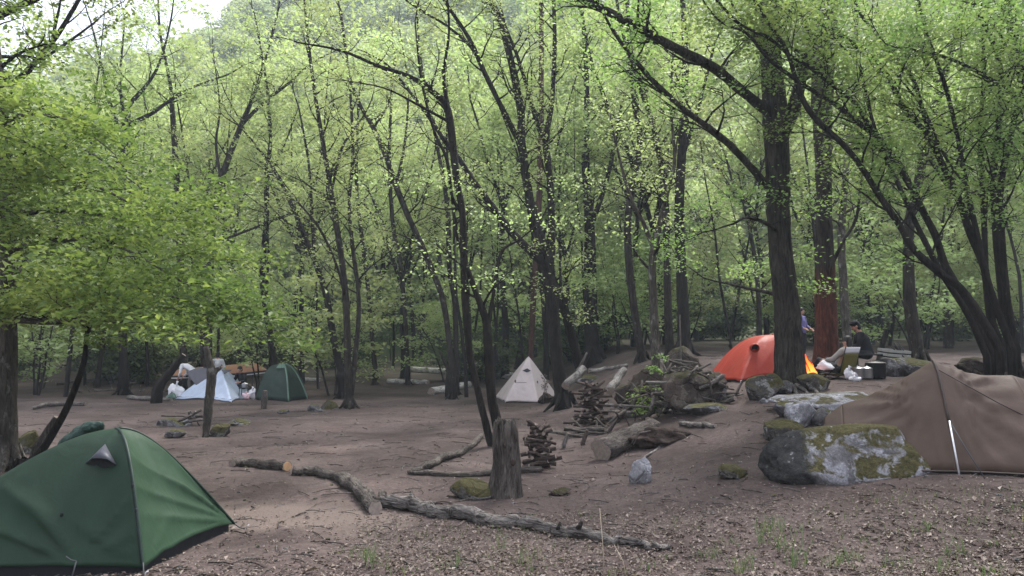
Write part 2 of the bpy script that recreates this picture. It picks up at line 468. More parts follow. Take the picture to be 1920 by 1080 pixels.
# ------------------------------------------------------------------ trees
def leaf_faces(mb, pos, size, rng, mi=1, tilt=.42, rnd=None, wide=.62, fold=False, axis=None):
    n = len(pos)
    if n == 0: return
    pos = np.asarray(pos, float)
    nor = np.stack([rng.normal(0, tilt, n), rng.normal(0, tilt, n), np.ones(n)], -1)
    nor /= np.linalg.norm(nor, axis=1, keepdims=True)
    a = rng.uniform(0, 2 * math.pi, n)
    ax = np.stack([np.cos(a), np.sin(a), np.zeros(n)], -1) if axis is None else axis
    ax = ax - nor * (ax * nor).sum(1, keepdims=True)
    ax /= np.maximum(np.linalg.norm(ax, axis=1, keepdims=True), 1e-6)
    sd = np.cross(nor, ax)
    L = (size * rng.uniform(.45, 1.45, n))[:, None]
    W = L * wide * .5
    if rnd is None: rnd = rng.uniform(0, 1, n)
    if fold:
        b = pos; m = pos + ax * L * .5; t = pos + ax * L - nor * L * .12
        l1 = pos + ax * L * .42 + sd * W + nor * L * .13; r1 = pos + ax * L * .42 - sd * W + nor * L * .13
        V = np.stack([b, l1, t, r1], 1).reshape(-1, 3)
        i = np.arange(n) * 4
        f = np.concatenate([np.stack([i, i + 2, i + 1], -1), np.stack([i, i + 3, i + 2], -1)])
        mb.add(V, f, mi, False, np.concatenate([rnd, rnd]))
    else:
        V = np.stack([pos, pos + ax * L * .45 + sd * W, pos + ax * L, pos + ax * L * .45 - sd * W], 1).reshape(-1, 3)
        i = np.arange(n) * 4
        mb.add(V, np.stack([i, i + 1, i + 2, i + 3], -1), mi, False, rnd)

class Grow:
    """twigs and leaf positions of one crown"""
    def __init__(s, seed, size, per=14, spread=.28, trop=.05, wig=.16, flat=.5):
        s.rng = np.random.default_rng(seed); s.mb = MB(); s.pos = []
        s.size, s.per, s.spread, s.trop, s.wig, s.flat = size, per, spread, trop, wig, flat
    def branch(s, p, d, L, r, lvl, kids=5):
        rng = s.rng; n = 3 if lvl == 0 else 5
        d = nrm(np.asarray(d, float)); p = np.asarray(p, float); P = [p]; D = [d]
        for i in range(n):
            d = nrm(d + rng.normal(0, s.wig, 3) + np.array([0, 0, s.trop]))
            p = p + d * L / n; P.append(p); D.append(d)
        s.mb.tube(P, np.linspace(r, r * .3, n + 1), 5 if r > .02 else 3, 0, False)
        P = np.array(P)
        if lvl == 0:
            m = max(1, int(s.per * rng.uniform(.6, 1.3)))
            t = rng.uniform(.3, 1.1, m) * n
            i = np.clip(t.astype(int), 0, n - 1); q = P[i] + (P[i + 1] - P[i]) * (t - i)[:, None]
            o = rng.normal(0, s.spread, (m, 3)); o[:, 2] *= .3
            s.pos.append(q + o)
        else:
            for j in range(kids):
                t = rng.uniform(.42, 1.0) if j else 1.0
                i = min(int(t * n), n - 1); q = P[i] + (P[i + 1] - P[i]) * (t * n - i)
                dd = D[i]; side = np.cross(dd, [0, 0, 1.0]); side = nrm(side) * rng.choice([-1, 1])
                up = np.cross(side, dd)
                k = nrm(dd * rng.uniform(.5, 1.) + side * rng.uniform(.4, 1.0) + up * rng.normal(0, .3))
                k[2] *= (1 - s.flat * .5)
                s.branch(q, k, L * rng.uniform(.38, .62) * (1.15 - .4 * t), r * .45, lvl - 1, kids)
    def dress(s, P, rad, t0=.3, step=.45, L=(1.0, 2.0), lvl=1, kids=5, updir=.25, prob=1.):
        """side branches along a limb"""
        rng = s.rng; P = np.array([tuple(p) for p in P], float)
        seg = np.linalg.norm(np.diff(P, axis=0), axis=1); cum = np.concatenate([[0], np.cumsum(seg)]); tot = cum[-1]
        u = t0 * tot
        while u < tot:
            if rng.random() < prob:
                i = min(np.searchsorted(cum, u, 'right') - 1, len(seg) - 1)
                f = (u - cum[i]) / max(seg[i], 1e-6); q = P[i] + (P[i + 1] - P[i]) * f
                d = nrm(P[i + 1] - P[i]); a = rng.uniform(0, 2 * math.pi)
                h = np.array([math.cos(a), math.sin(a), 0])
                k = nrm(h + d * rng.uniform(.2, .8) + np.array([0, 0, updir]))
                r_ = np.interp(u, cum, rad)
                s.branch(q, k, rng.uniform(*L) * (1.1 - .35 * u / tot), max(.006, min(r_ * .45, .035)), lvl, kids)
            u += step * rng.uniform(.6, 1.5)
        d = nrm(P[-1] - P[-2]); s.branch(P[-1], d, L[1] * .8, rad[-1], max(lvl, 1), kids)
    def crown(s, bark, leafmat, parent, name='crown', fold=False, origin=None, tilt=.42, rndfun=None):
        pos = np.concatenate(s.pos) if s.pos else np.zeros((0, 3))
        rn = None
        if len(pos):
            rn = np.clip(.5 + .28 * vnoise3(pos, .9, 3) + s.rng.normal(0, .2, len(pos)), 0, 1)
            if rndfun is not None: rn = np.clip(rndfun(pos, rn), 0, 1)
        leaf_faces(s.mb, pos, s.size, s.rng, 1, tilt, rn, fold=fold)
        if origin is not None:
            o = np.array(tuple(origin)); s.mb.v = [v - o for v in s.mb.v]
        return s.mb.build(name, [bark, leafmat], parent)

def spline(P, n=4):
    """Catmull-Rom through the traced points (columns interpolated alike)"""
    P = np.array(P, float)
    if len(P) < 3: 
        return np.array([P[0] + (P[-1] - P[0]) * t for t in np.linspace(0, 1, n + 1)])
    Q = np.vstack([2 * P[0] - P[1], P, 2 * P[-1] - P[-2]]); out = []
    for i in range(1, len(Q) - 2):
        for t in np.linspace(0, 1, n, endpoint=False):
            a, b, c, d = Q[i - 1], Q[i], Q[i + 1], Q[i + 2]
            out.append(.5 * (2 * b + (c - a) * t + (2 * a - 5 * b + 4 * c - d) * t * t + (3 * b - a - 3 * c + d) * t ** 3))
    out.append(P[-1]); return np.array(out)

def trace(pts, d):
    """traced photo points (px, py, radius px[, depth offset]) to metres, at distance d"""
    A = spline([(p[0], p[1], p[2], p[3] if len(p) > 3 else 0.) for p in pts])
    P, r = [], []
    for px, py, rp_, dd in A:
        q = at(px, py, d + dd); P.append(np.array(q)); r.append(max(rp_, .5) * (d + dd) / F)
    return np.array(P), np.array(r)

def hero(seed, d, trunk, limbs, label, bark='bark', leaf='leaf', group=None, size=.13, per=13, step=.5, L=(1.0, 2.0), kids=5,
         t0=.4, lt0=.25, flare=.35, name='tree', fold=False, tilt=.6, lvl=1, spread=.26, ridges=0., trop=.05, prob=1., k=10, rndfun=None, zmin=None):
    """a tree whose trunk and limbs follow the photograph"""
    rng = np.random.default_rng(seed)
    P, r = trace(trunk, d)
    gz = g(P[0][0], P[0][1])
    base = Vector((P[0][0], P[0][1], gz))
    # carry the trunk down into the ground with a root flare
    P = np.vstack([[P[0][0], P[0][1], min(gz, P[0][2]) - .15], P]); r = np.concatenate([[r[0] * (1 + flare)], r])
    if len(r) > 2: r[1] *= 1 + flare * .6
    o = np.array(base)
    e = empty(name, base, label, 'tree', group)
    mb = MB(); mb.tube(P - o, r, k, 0, True, .04, rng, ridges=ridges)
    if flare > .2:
        for j in range(5):
            a = j * 1.257 + rng.uniform(-.4, .4); rr = r[0]
            tip = np.array([math.cos(a), math.sin(a)]) * rr * rng.uniform(1.7, 2.4)
            z1 = g(o[0] + tip[0], o[1] + tip[1]) - gz
            mb.tube([[math.cos(a) * rr * .5, math.sin(a) * rr * .5, rr * 1.6], [math.cos(a) * rr * 1.2, math.sin(a) * rr * 1.2, rr * .4 + .02],
                     [tip[0], tip[1], z1 - .04]], [rr * .36, rr * .24, rr * .07], 6, 0, False)
    mb.build('trunk', MT[bark], e)
    gr = Grow(seed, size, per, spread, trop)
    gr.dress(P, r, t0, step, L, lvl, kids, prob=prob)
    for lm in limbs:
        Q, q = trace(lm, d)
        m2 = MB(); m2.tube(Q - o, q, 7, 0, True, .04, rng); m2.build('limb', MT[bark], e)
        gr.dress(Q, q, lt0, step, L, lvl, kids, prob=prob)
    if zmin is not None:      # the browsed lower edge of the sprays
        gr.pos = [q[q[:, 2] > zmin + .12 * vnoise(q[:, 0] * 2, q[:, 1] * 2, 6)] for q in gr.pos]
    gr.crown(MT['bark_dark'], MT[leaf], e, 'crown', fold, base, tilt, rndfun)
    return e

GT = 'trees at the edge of the clearing'
# --- the leafy tree at the left edge: its sprays fill the left of the view
hero(11, 11.5, [(14, 868, 20), (12, 760, 18), (14, 640, 17), (10, 500, 16), (12, 380, 15), (6, 250, 13), (-10, 100, 11), (-40, -80, 8)],
     [[(12, 600, 5), (100, 605, 4, -.6), (206, 590, 3, -1.2), (296, 575, 2, -1.6), (384, 590, 1, -2.0)],
      [(10, 540, 5), (120, 520, 4, .3), (223, 530, 3, .4), (336, 560, 2, .3), (424, 590, 1, .2)],
      [(12, 470, 6), (110, 450, 4, -.8), (215, 460, 3, -1.5), (311, 510, 2, -2.), (408, 570, 1, -2.2)],
      [(12, 400, 6), (80, 395, 5, .5), (175, 400, 4, .8), (271, 430, 2, 1.), (400, 480, 1, 1.2)],
      [(10, 330, 6), (90, 330, 4, -1.), (182, 350, 3, -1.6), (296, 410, 1, -2.2)],
      [(8, 270, 6), (70, 260, 4, .2), (150, 275, 3, .4), (255, 345, 1, .6)],
      [(0, 230, 6), (60, 215, 4, -1.2), (140, 230, 2, -2.0), (198, 275, 1, -2.6)],
      [(10, 590, 4), (70, 600, 3, -1.4), (150, 600, 2, -2.4), (223, 605, 1, -3.)],
      [(10, 560, 4), (-90, 540, 3, -1.), (-200, 560, 2, -2.)],
      [(10, 420, 5), (-80, 400, 3, -1.), (-190, 420, 2, -2.)],
      [(12, 520, 5), (60, 505, 4, 1.2), (150, 540, 3, 2.2), (238, 600, 2, 3.)]],
     'lichen-barked tree at the left edge with dense bright green low sprays', 'bark_pale', 'leaf_near', GT,
     size=.084, per=33, step=.19, L=(.6, 1.25), kids=6, t0=.42, lt0=.16, fold=True, tilt=.5, spread=.20, trop=-.02, zmin=1.74)
hero(12, 14, [(-60, 700, 16), (-40, 500, 14), (-20, 300, 12), (15, 175, 7), (50, 135, 6), (97, 80, 5), (130, 30, 4), (170, -40, 3)],
     [[(97, 85, 4), (105, 40, 3), (112, 10, 2), (120, -60, 1)], [(75, 115, 3), (140, 70, 2.5, .4), (180, 40, 1.5, .6)],
      [(-60, 60, 9), (0, 28, 8), (30, 14, 7), (66, -6, 6), (140, -70, 4)]],
     'bare-limbed tree reaching dark branches into the sky at the upper left', 'bark_dark', 'leaf_near', GT, size=0.094, per=15, step=.5, t0=.75, L=(.6, 1.2))
# --- leaning dark stem and the multi-stemmed trees of the left half
hero(13, 11.2, [(45, 875, 10.7), (75, 850, 7.4), (115, 785, 6.6), (140, 730, 5.7), (158, 675, 4.9), (165, 610, 3.3), (185, 540, 1.6)], [],
     'thin dark stem leaning right beside the lichen-barked trunk', 'bark_dark', 'leaf_near', GT, size=0.064, per=27, t0=.75, L=(.5, 1.), flare=.5)
hero(14, 23.5, [(655, 757, 8.2), (652, 690, 6.6), (650, 600, 6.6), (645, 520, 5.7), (632, 430, 5.7), (620, 355, 4.9), (606, 270, 4.1), (588, 160, 3.3), (574, 40, 2.5), (566, -80, 1.6)],
     [[(658, 740, 5.7), (668, 650, 4.9, .3), (673, 560, 4.1, .5), (661, 460, 4.1, .6), (655, 380, 3.3, .8), (662, 280, 3.3, 1), (655, 150, 2.5, 1), (640, 20, 1.6, 1)],
      [(648, 560, 3.3), (632, 500, 2.5, -.4), (600, 430, 2.5, -.8), (560, 380, 1.6, -1)], [(622, 360, 2.5), (640, 280, 2.5), (680, 220, 1.6)]],
     'slim twin-stemmed tree standing alone right of the dark green tent', 'bark', 'leaf', GT, per=32, size=0.086, step=.42)
hero(15, 30, [(390, 700, 7.4), (392, 560, 6.6), (397, 440, 6.6), (410, 350, 6.6), (430, 293, 5.7), (453, 233, 4.9), (480, 167, 3.3), (507, 77, 2.5), (523, 10, 1.6), (530, -60, 1.6)],
     [[(453, 233, 4.1), (497, 190, 3.3), (540, 157, 2.5), (585, 118, 1.6), (640, 90, 0.8)], [(415, 340, 3.3), (405, 270, 2.5), (412, 200, 1.6), (400, 100, 0.8)],
      [(400, 450, 3.3), (430, 445, 2.5), (500, 418, 2.5), (560, 395, 1.6), (610, 388, 0.8)]],
     'forked tree with a long rising right limb behind the pale blue tent', 'bark', 'leaf', GT, per=32, size=0.098, step=.5)
hero(16, 33, [(345, 695, 6.6), (340, 560, 5.7), (337, 430, 6.6), (331, 333, 5.7), (324, 220, 4.9), (318, 150, 3.3), (300, 60, 2.5), (296, -40, 1.6)], [],
     'straight grey-trunked tree just left of the forked one', 'bark', 'leaf', GT, per=32, size=0.098, step=.55)
hero(17, 31, [(232, 695, 7.4), (228, 560, 7.4), (226, 420, 6.6), (232, 300, 6.6), (234, 230, 6.6), (240, 200, 4.9), (277, 157, 3.3), (300, 115, 2.5), (320, 40, 1.6), (330, -40, 0.8)],
     [[(234, 236, 4.9), (277, 217, 4.1, -.3), (317, 190, 3.3, -.5), (353, 167, 2.5, -.6), (427, 140, 1.6, -.8)], [(228, 260, 4.1), (205, 190, 4.1), (190, 120, 2.5), (170, 40, 1.6)],
      [(232, 220, 3.3), (225, 150, 2.5), (232, 60, 1.6)]],
     'wide-forking tree rising behind the bright left-hand foliage', 'bark_dark', 'leaf', GT, per=32, size=0.098, step=.55)
hero(18, 30, [(516, 700, 6.6), (508, 640, 6.6), (494, 545, 5.7), (493, 490, 5.7), (500, 407, 4.9), (500, 330, 4.9), (507, 260, 3.3), (500, 160, 2.5), (480, 40, 1.6)], [[(500, 340, 2.5), (530, 280, 1.6), (560, 200, 0.8)]],
     'dark slender trunk directly behind the dark green tent', 'bark_dark', 'leaf', GT, per=32, size=0.098)
hero(19, 29, [(642, 705, 6.6), (630, 657, 6.6), (610, 547, 5.7), (587, 483, 4.9), (567, 433, 4.9), (545, 380, 4.1), (515, 320, 3.3), (470, 260, 1.6)], [[(590, 490, 3.3), (585, 400, 3.3), (578, 300, 2.5), (560, 200, 1.6)]],
     'tree leaning left behind the twin-stemmed tree', 'bark_dark', 'leaf', GT, per=32, size=0.098)
hero(20, 28, [(848, 695, 5.7), (833, 573, 5.7), (810, 507, 5.7), (780, 437, 5.7), (763, 400, 5.7), (743, 350, 5.7), (723, 293, 4.9), (700, 240, 4.9), (677, 200, 3.3), (655, 140, 2.5), (640, 40, 1.6)],
     [[(743, 350, 3.3), (760, 260, 2.5), (765, 160, 1.6), (750, 60, 0.8)], [(700, 240, 2.5), (730, 190, 1.6), (740, 100, 0.8)]],
     'long trunk leaning far left behind the birch logs', 'bark', 'leaf', GT, per=32, size=0.092)
hero(21, 31, [(856, 690, 4.9), (853, 573, 4.9), (843, 507, 4.9), (840, 407, 4.9), (832, 340, 4.1), (815, 250, 3.3), (790, 120, 2.5), (780, 0, 1.6)], [],
     'slim upright trunk crossing the left-leaning one', 'bark', 'leaf', GT, per=32, size=0.092)
hero(22, 36, [(765, 690, 4.1), (757, 557, 4.1), (747, 473, 4.1), (737, 423, 4.1), (730, 300, 3.3), (735, 150, 2.5)], [], 'thin pale trunk behind the long white birch log', 'bark', 'leaf', GT, per=32, size=0.103)
hero(23, 36, [(703, 688, 4.1), (690, 540, 4.1), (680, 457, 4.1), (668, 340, 3.3), (672, 200, 2.5)], [], 'thin trunk on the low earth bank right of the twin-stemmed tree', 'bark', 'leaf', GT, per=32, size=0.103)
# --- centre
hero(31, 14.2, [(922, 838, 7.4), (915, 812, 7.4), (900, 751, 6.6), (890, 705, 6.6), (880, 660, 6.6), (873, 573, 7.4), (870, 490, 7.4), (867, 400, 6.6), (857, 345, 6.6), (852, 300, 7.4), (840, 207, 7.4), (815, 175, 5.7), (767, 143, 4.1), (707, 123, 3.3), (640, 95, 2.5), (560, 80, 1.6)],
     [[(936, 812, 10.7), (929, 780, 9.8), (922, 745, 9.0), (917, 684, 9.0), (915, 640, 9.0), (910, 597, 7.4), (887, 533, 5.7), (872, 492, 4.9)],
      [(915, 615, 4.9), (927, 540, 3.3, .2), (940, 473, 3.3, .4), (973, 450, 1.6, .5), (1010, 420, 1.6, .6)],
      [(868, 400, 4.1), (848, 370, 3.3), (838, 300, 3.3), (812, 240, 2.5), (790, 150, 2.5), (780, 60, 1.6)], [(842, 215, 4.9), (832, 140, 3.3), (842, 60, 2.5), (836, -40, 1.6)],
      [(845, 230, 3.3), (790, 200, 2.5, -.5), (720, 165, 1.6, -1.), (640, 150, 0.8, -1.4)], [(862, 390, 2.5), (830, 392, 1.6), (797, 382, 0.8)]],
     'dark twin-stemmed tree rising from behind the grey stump', 'bark_dark', 'leaf', GT, size=0.061, per=26, step=.3, t0=.64, lt0=.72, prob=.75, L=(.5, 1.3), flare=.15)
hero(32, 22, [(1058, 770, 14.8), (1046, 690, 12.3), (1036, 590, 12.3), (1027, 500, 12.3), (1010, 440, 9.8), (995, 385, 9.0), (988, 340, 8.2), (978, 267, 8.2), (977, 217, 7.4), (969, 167, 7.4), (953, 93, 6.6), (933, 27, 5.7), (915, -20, 4.9), (885, -140, 3.3)],
     [[(1020, 490, 8.2), (1007, 483, 8.2), (957, 433, 7.4), (923, 387, 6.6), (888, 340, 5.7), (862, 300, 4.9), (828, 255, 4.1), (790, 200, 3.3), (735, 130, 2.5)],
      [(1032, 500, 7.4), (1034, 440, 7.4, .3), (1032, 350, 6.6, .6), (1024, 262, 6.6, .8), (1035, 190, 4.9, .9), (1040, 70, 4.1, 1), (1035, -60, 3.3, 1)],
      [(1022, 262, 5.7, .8), (1008, 235, 4.9, .4), (990, 170, 4.1), (968, 100, 3.3, -.2), (945, 40, 2.5, -.4), (930, -40, 1.6)],
      [(977, 262, 5.7), (963, 245, 5.7), (940, 200, 4.9, -.4), (907, 133, 4.9, -.7), (880, 73, 4.1, -1), (837, 7, 3.3, -1.3), (800, -60, 2.5, -1.5)],
      [(905, 130, 4.1, -.7), (887, 93, 3.3, -.8), (840, 50, 2.5, -1), (790, 20, 2.5, -1.2), (740, -15, 1.6, -1.4)],
      [(1088, 692, 9.0, 2), (1070, 623, 9.0, 1.6), (1052, 560, 8.2, .9), (1034, 520, 7.4, .2)]],
     'tall many-limbed tree just right of the cream tipi tent', 'bark_dark', 'leaf', GT, size=0.075, step=.4, per=27, L=(.8, 1.7), flare=.25)
hero(33, 33, [(994, 690, 5.7), (1000, 560, 5.7), (1008, 430, 5.7), (1013, 300, 5.7), (1015, 180, 4.9), (1015, 60, 4.9), (1014, -60, 4.1), (1014, -160, 3.3)], [],
     'straight pine with reddish trunk behind the cream tipi tent', 'bark_redthin', 'leaf_dark', GT, per=32, size=0.115, t0=.85, flare=.1)
hero(34, 34, [(1112, 692, 14.8), (1108, 600, 13.1), (1107, 520, 12.3), (1105, 420, 9.8), (1098, 300, 7.4), (1100, 150, 4.9), (1090, 0, 3.3)], [[(1106, 430, 5.7), (1140, 330, 4.1), (1165, 200, 2.5)]],
     'thick dark trunk among evergreen leaves right of the tipi', 'bark_dark', 'leaf', GT, per=32, size=0.103)
hero(35, 17, [(1238, 792, 10.7), (1234, 760, 9.0), (1230, 690, 8.2), (1228, 630, 8.2), (1223, 507, 7.4), (1227, 465, 7.4), (1240, 407, 4.9), (1254, 350, 4.1), (1265, 300, 3.3), (1258, 200, 2.5), (1262, 90, 1.6)],
     [[(1226, 470, 4.9), (1205, 415, 4.1), (1180, 365, 3.3), (1160, 290, 2.5), (1140, 200, 1.6)], [(1265, 300, 2.5), (1272, 250, 1.6), (1290, 160, 1.2)]],
     'pale slim tree growing out of the earthy mound by the log', 'bark_pale', 'leaf', GT, size=0.071, step=.45, L=(.6, 1.3), per=23, flare=.3)
hero(36, 25, [(1283, 655, 12.3), (1280, 560, 10.7), (1275, 460, 9.8), (1274, 370, 9.0), (1280, 260, 8.2), (1285, 140, 6.6), (1280, 0, 4.9), (1270, -120, 3.3)], [[(1278, 300, 4.1), (1310, 200, 3.3), (1340, 80, 2.5)]],
     'thick straight trunk behind the brushwood mound', 'bark_dark', 'leaf', GT, per=32, size=0.086)
hero(37, 26, [(1256, 655, 7.4), (1252, 560, 7.4), (1250, 460, 6.6), (1248, 380, 6.6), (1235, 280, 5.7), (1215, 205, 4.9), (1188, 130, 4.9), (1165, 50, 3.3), (1150, -40, 2.5)], [[(1215, 210, 3.3), (1200, 120, 3.3), (1205, 20, 2.5)]],
     'left-leaning trunk beside the thick straight one behind the mound', 'bark', 'leaf', GT, per=32, size=0.086)
hero(38, 27, [(1205, 680, 8.2), (1192, 600, 7.4), (1180, 500, 7.4), (1178, 400, 6.6), (1200, 267, 5.7), (1188, 183, 5.7), (1180, 67, 4.9), (1172, -60, 3.3)], [],
     'lichen-grey trunk rising behind the leaning birch logs', 'bark', 'leaf', GT, per=32, size=0.086)
# --- right
hero(41, 15, [(1483, 716, 30), (1479, 622, 24), (1476, 573, 23), (1463, 457, 21), (1459, 373, 21), (1458, 300, 21), (1455, 217, 23), (1447, 133, 19), (1445, 60, 18), (1440, -40, 16), (1430, -200, 12)],
     [[(1448, 352, 8), (1433, 343, 8, -.2), (1412, 318, 7, -.3), (1370, 273, 7, -.5), (1330, 240, 6, -.6), (1280, 203, 5, -.7), (1223, 150, 5, -.9), (1180, 100, 4, -1.), (1150, 60, 3, -1.1)],
      [(1450, 215, 11), (1407, 183, 10, -.3), (1347, 133, 10, -.6), (1307, 110, 10, -.8), (1267, 90, 9, -1), (1207, 57, 8, -1.2), (1157, 30, 8, -1.3), (1105, 2, 7, -1.5), (1050, -30, 6, -1.6)],
      [(1468, 250, 13), (1487, 205, 13), (1497, 167, 12), (1512, 110, 10), (1540, 40, 8), (1560, -60, 6)],
      [(1462, 440, 5), (1440, 420, 4, -.4), (1400, 408, 3, -.8), (1375, 420, 2, -1.)], [(1480, 560, 5, .1), (1440, 548, 4, .4), (1400, 540, 3, .8), (1365, 532, 2, 1.)]],
     'massive ridged trunk in front of the orange tent', 'bark_oak', 'leaf_right', GT, size=0.067, per=46, step=.26, L=(.7, 1.6), t0=.66, lt0=.3, flare=.12, ridges=.045, k=26)
hero(42, 18.5, [(1551, 676, 23), (1549, 620, 20), (1548, 560, 19), (1546, 490, 17), (1545, 407, 14), (1544, 300, 15), (1542, 167, 20), (1550, 67, 20), (1552, -40, 16), (1550, -160, 12)],
     [[(1558, 500, 4), (1580, 455, 3), (1605, 410, 3), (1615, 340, 2), (1620, 270, 1)], [(1545, 160, 8), (1520, 90, 6), (1500, 10, 5), (1480, -80, 4)]],
     'trunk with bare reddish lower bark beside the campfire', 'bark_red', 'leaf_right', GT, size=0.077, per=27, step=.5, t0=.75, flare=.2, ridges=.03, k=18)
GO = 'stems of the leaning clump behind the brown tent'
oc = dict(bark='bark_dark', leaf='leaf_right', group=GO, size=0.067, per=50, step=.28, L=(.6, 1.5), t0=.42, lt0=.3, flare=.15)
hero(43, 13.0, [(1876, 660, 8.6), (1847, 607, 8.0), (1800, 540, 8.0), (1763, 513, 7.3), (1713, 467, 6.6), (1687, 423, 6.0), (1653, 373, 6.0), (1613, 310, 5.3), (1580, 270, 5.3), (1533, 227, 5.3), (1507, 190, 5.3), (1490, 140, 4.0), (1475, 95, 4.0), (1453, 60, 3.3), (1423, 15, 3.3), (1395, -40, 2.6)],
     [[(1493, 150, 4.0), (1440, 110, 3.3, -.4), (1400, 62, 2.6, -.6), (1350, 40, 2.0, -.8), (1310, -10, 1.4, -1)]],
     'lowest left-arching stem of the leaning clump behind the brown tent', **oc)
hero(44, 13.6, [(1862, 668, 8.0), (1830, 607, 8.0), (1800, 547, 7.3), (1773, 500, 7.3), (1753, 440, 6.6), (1727, 390, 6.6), (1708, 350, 6.6), (1673, 293, 6.0), (1640, 253, 6.0), (1600, 223, 5.3), (1563, 193, 4.7), (1513, 163, 4.0), (1467, 130, 3.3), (1430, 90, 2.6), (1380, 20, 2.0)],
     [[(1636, 248, 4.7), (1603, 193, 4.0, -.2), (1570, 167, 4.0, -.3), (1520, 127, 4.0, -.5), (1480, 103, 3.3, -.6), (1440, 70, 3.3, -.8), (1390, 47, 2.6, -.9), (1348, 5, 2.6, -1), (1300, -50, 2.0, -1)]],
     'second arching stem of the leaning clump, forking above the camp', **oc)
hero(45, 14.2, [(1884, 660, 8.0), (1860, 607, 8.0), (1847, 507, 7.3), (1820, 440, 6.6), (1797, 373, 6.6), (1763, 300, 6.0), (1737, 250, 5.3), (1697, 207, 5.3), (1677, 167, 4.7), (1657, 133, 4.7), (1613, 93, 4.0), (1573, 63, 4.0), (1530, 40, 3.3), (1480, 20, 2.6), (1420, 0, 2.0)],
     [[(1760, 295, 4.7), (1733, 217, 4.0, .3), (1713, 150, 4.0, .4), (1687, 117, 3.3, .5), (1647, 67, 3.3, .6), (1610, 20, 2.6, .6), (1590, -50, 2.0, .6)]],
     'upper arching stem of the leaning clump, nearest the upright pair', **oc)
hero(46, 14.8, [(1892, 660, 7.3), (1872, 500, 6.0), (1862, 353, 5.3), (1870, 267, 5.3), (1877, 167, 4.7), (1872, 110, 4.7), (1853, 60, 4.0), (1823, 0, 3.3), (1795, -80, 2.6)], [[(1873, 112, 3.3), (1895, 65, 2.6), (1920, 30, 2.0), (1950, -40, 1.4)]],
     'upright slim stem of the leaning clump with a high fork', **oc)
hero(47, 14.4, [(1905, 655, 7.3), (1888, 560, 6.6), (1878, 440, 6.0), (1876, 353, 5.3), (1893, 270, 5.3), (1907, 200, 4.7), (1930, 140, 4.0), (1965, 40, 2.6)], [],
     'rightmost stem of the leaning clump, bending out of the frame', **oc)
hero(52, 14.0, [(1897, 655, 6.8), (1856, 540, 6.0), (1832, 440, 5.5), (1812, 350, 5.1), (1797, 265, 4.2), (1772, 160, 3.8), (1740, 70, 3.4), (1715, -30, 2.5)], [[(1812, 350, 2.5), (1770, 290, 2.5), (1735, 210, 2.1), (1690, 150, 1.7)]],
     'thin diagonal stem of the leaning clump between two thicker ones', **oc)
hero(53, 15.2, [(1868, 650, 6.0), (1850, 540, 6.0), (1846, 440, 5.1), (1842, 340, 4.7), (1838, 240, 4.2), (1845, 130, 3.4), (1840, 20, 2.5)], [],
     'thin straight stem of the leaning clump, almost vertical', **oc)
hero(54, 13.4, [(1850, 668, 6.0), (1815, 590, 6.0), (1770, 520, 5.1), (1735, 455, 5.1), (1700, 380, 4.2), (1672, 320, 3.8), (1640, 240, 3.4), (1618, 150, 2.5)], [],
     'thin low-arching stem at the left side of the leaning clump', **oc)
hero(48, 21, [(1722, 680, 13), (1707, 573, 11), (1703, 473, 10), (1708, 400, 9), (1727, 317, 8), (1745, 230, 8), (1765, 160, 7), (1787, 83, 6), (1800, 20, 5), (1805, -80, 4)],
     [[(1763, 165, 5), (1740, 123, 5), (1722, 60, 4), (1720, -40, 3)], [(1708, 400, 4), (1680, 330, 4), (1665, 240, 3), (1650, 150, 2)]],
     'single grey trunk between the camp and the leaning clump', 'bark', 'leaf_right', GT, per=32, size=0.075, step=.45)
hero(49, 23, [(1590, 660, 8), (1583, 560, 8), (1578, 450, 7), (1585, 330, 6), (1600, 200, 5), (1605, 60, 4)], [[(1583, 400, 3), (1620, 380, 2), (1660, 375, 2)]],
     'slim grey trunk just behind the red-barked one', 'bark_pale', 'leaf_right', GT, per=32, size=0.075, step=.5)
hero(50, 15.5, [(1980, 660, 14), (1960, 500, 13), (1950, 350, 12), (1930, 200, 10), (1900, 80, 8), (1880, -60, 6)], [[(1945, 330, 6), (1900, 280, 4), (1850, 250, 3), (1790, 240, 2)], [(1930, 200, 6), (1860, 150, 4, -1), (1780, 110, 3, -1.6), (1700, 90, 2, -2)]],
     'leafy tree at the right edge spreading over the clump', 'bark_dark', 'leaf_right', GT, size=0.071, per=59, step=.24, L=(.8, 1.6), t0=.4)

# --- the wood behind: a few grown trees, repeated with their parts
def proto_tall(seed, H=15, leaf='leaf', bark='bark', fork=.42):
    rng = np.random.default_rng(seed)
    lean = rng.normal(0, .07, 2)
    hh = H * fork
    P = [np.array([lean[0] * z + .12 * math.sin(z * .7 + seed), lean[1] * z, z]) for z in np.linspace(-.3, hh, 7)]
    r0 = .011 * H * rng.uniform(.75, 1.1)
    mb = MB(); rad = np.linspace(r0, r0 * .62, 7); rad[0] *= 1.5; mb.tube(P, rad, 7, 0, False, .04, rng)
    gr = Grow(seed, .20, 22, .36, .09)
    nl = rng.integers(2, 5)
    for j in range(nl):
        a = j * 2 * math.pi / nl + rng.uniform(-.5, .5)
        d = np.array([math.cos(a) * .42, math.sin(a) * .42, 1.0]); p = P[-1].copy(); Q = [p]; L = H - hh
        for i in range(6):
            d = nrm(d + rng.normal(0, .12, 3) + np.array([math.cos(a), math.sin(a), 0]) * .03); p = p + d * L / 6; Q.append(p)
        rr = np.linspace(r0 * .5, r0 * .12, 7)
        mb.tube(Q, rr, 5, 0, False)
        gr.dress(Q, rr, .12, .55, (1.4, 2.8), 1, 5, .2)
    gr.dress(P[2:], rad[2:], .3, .9, (1.2, 2.2), 1, 4, .1)
    return mb, gr, leaf, bark

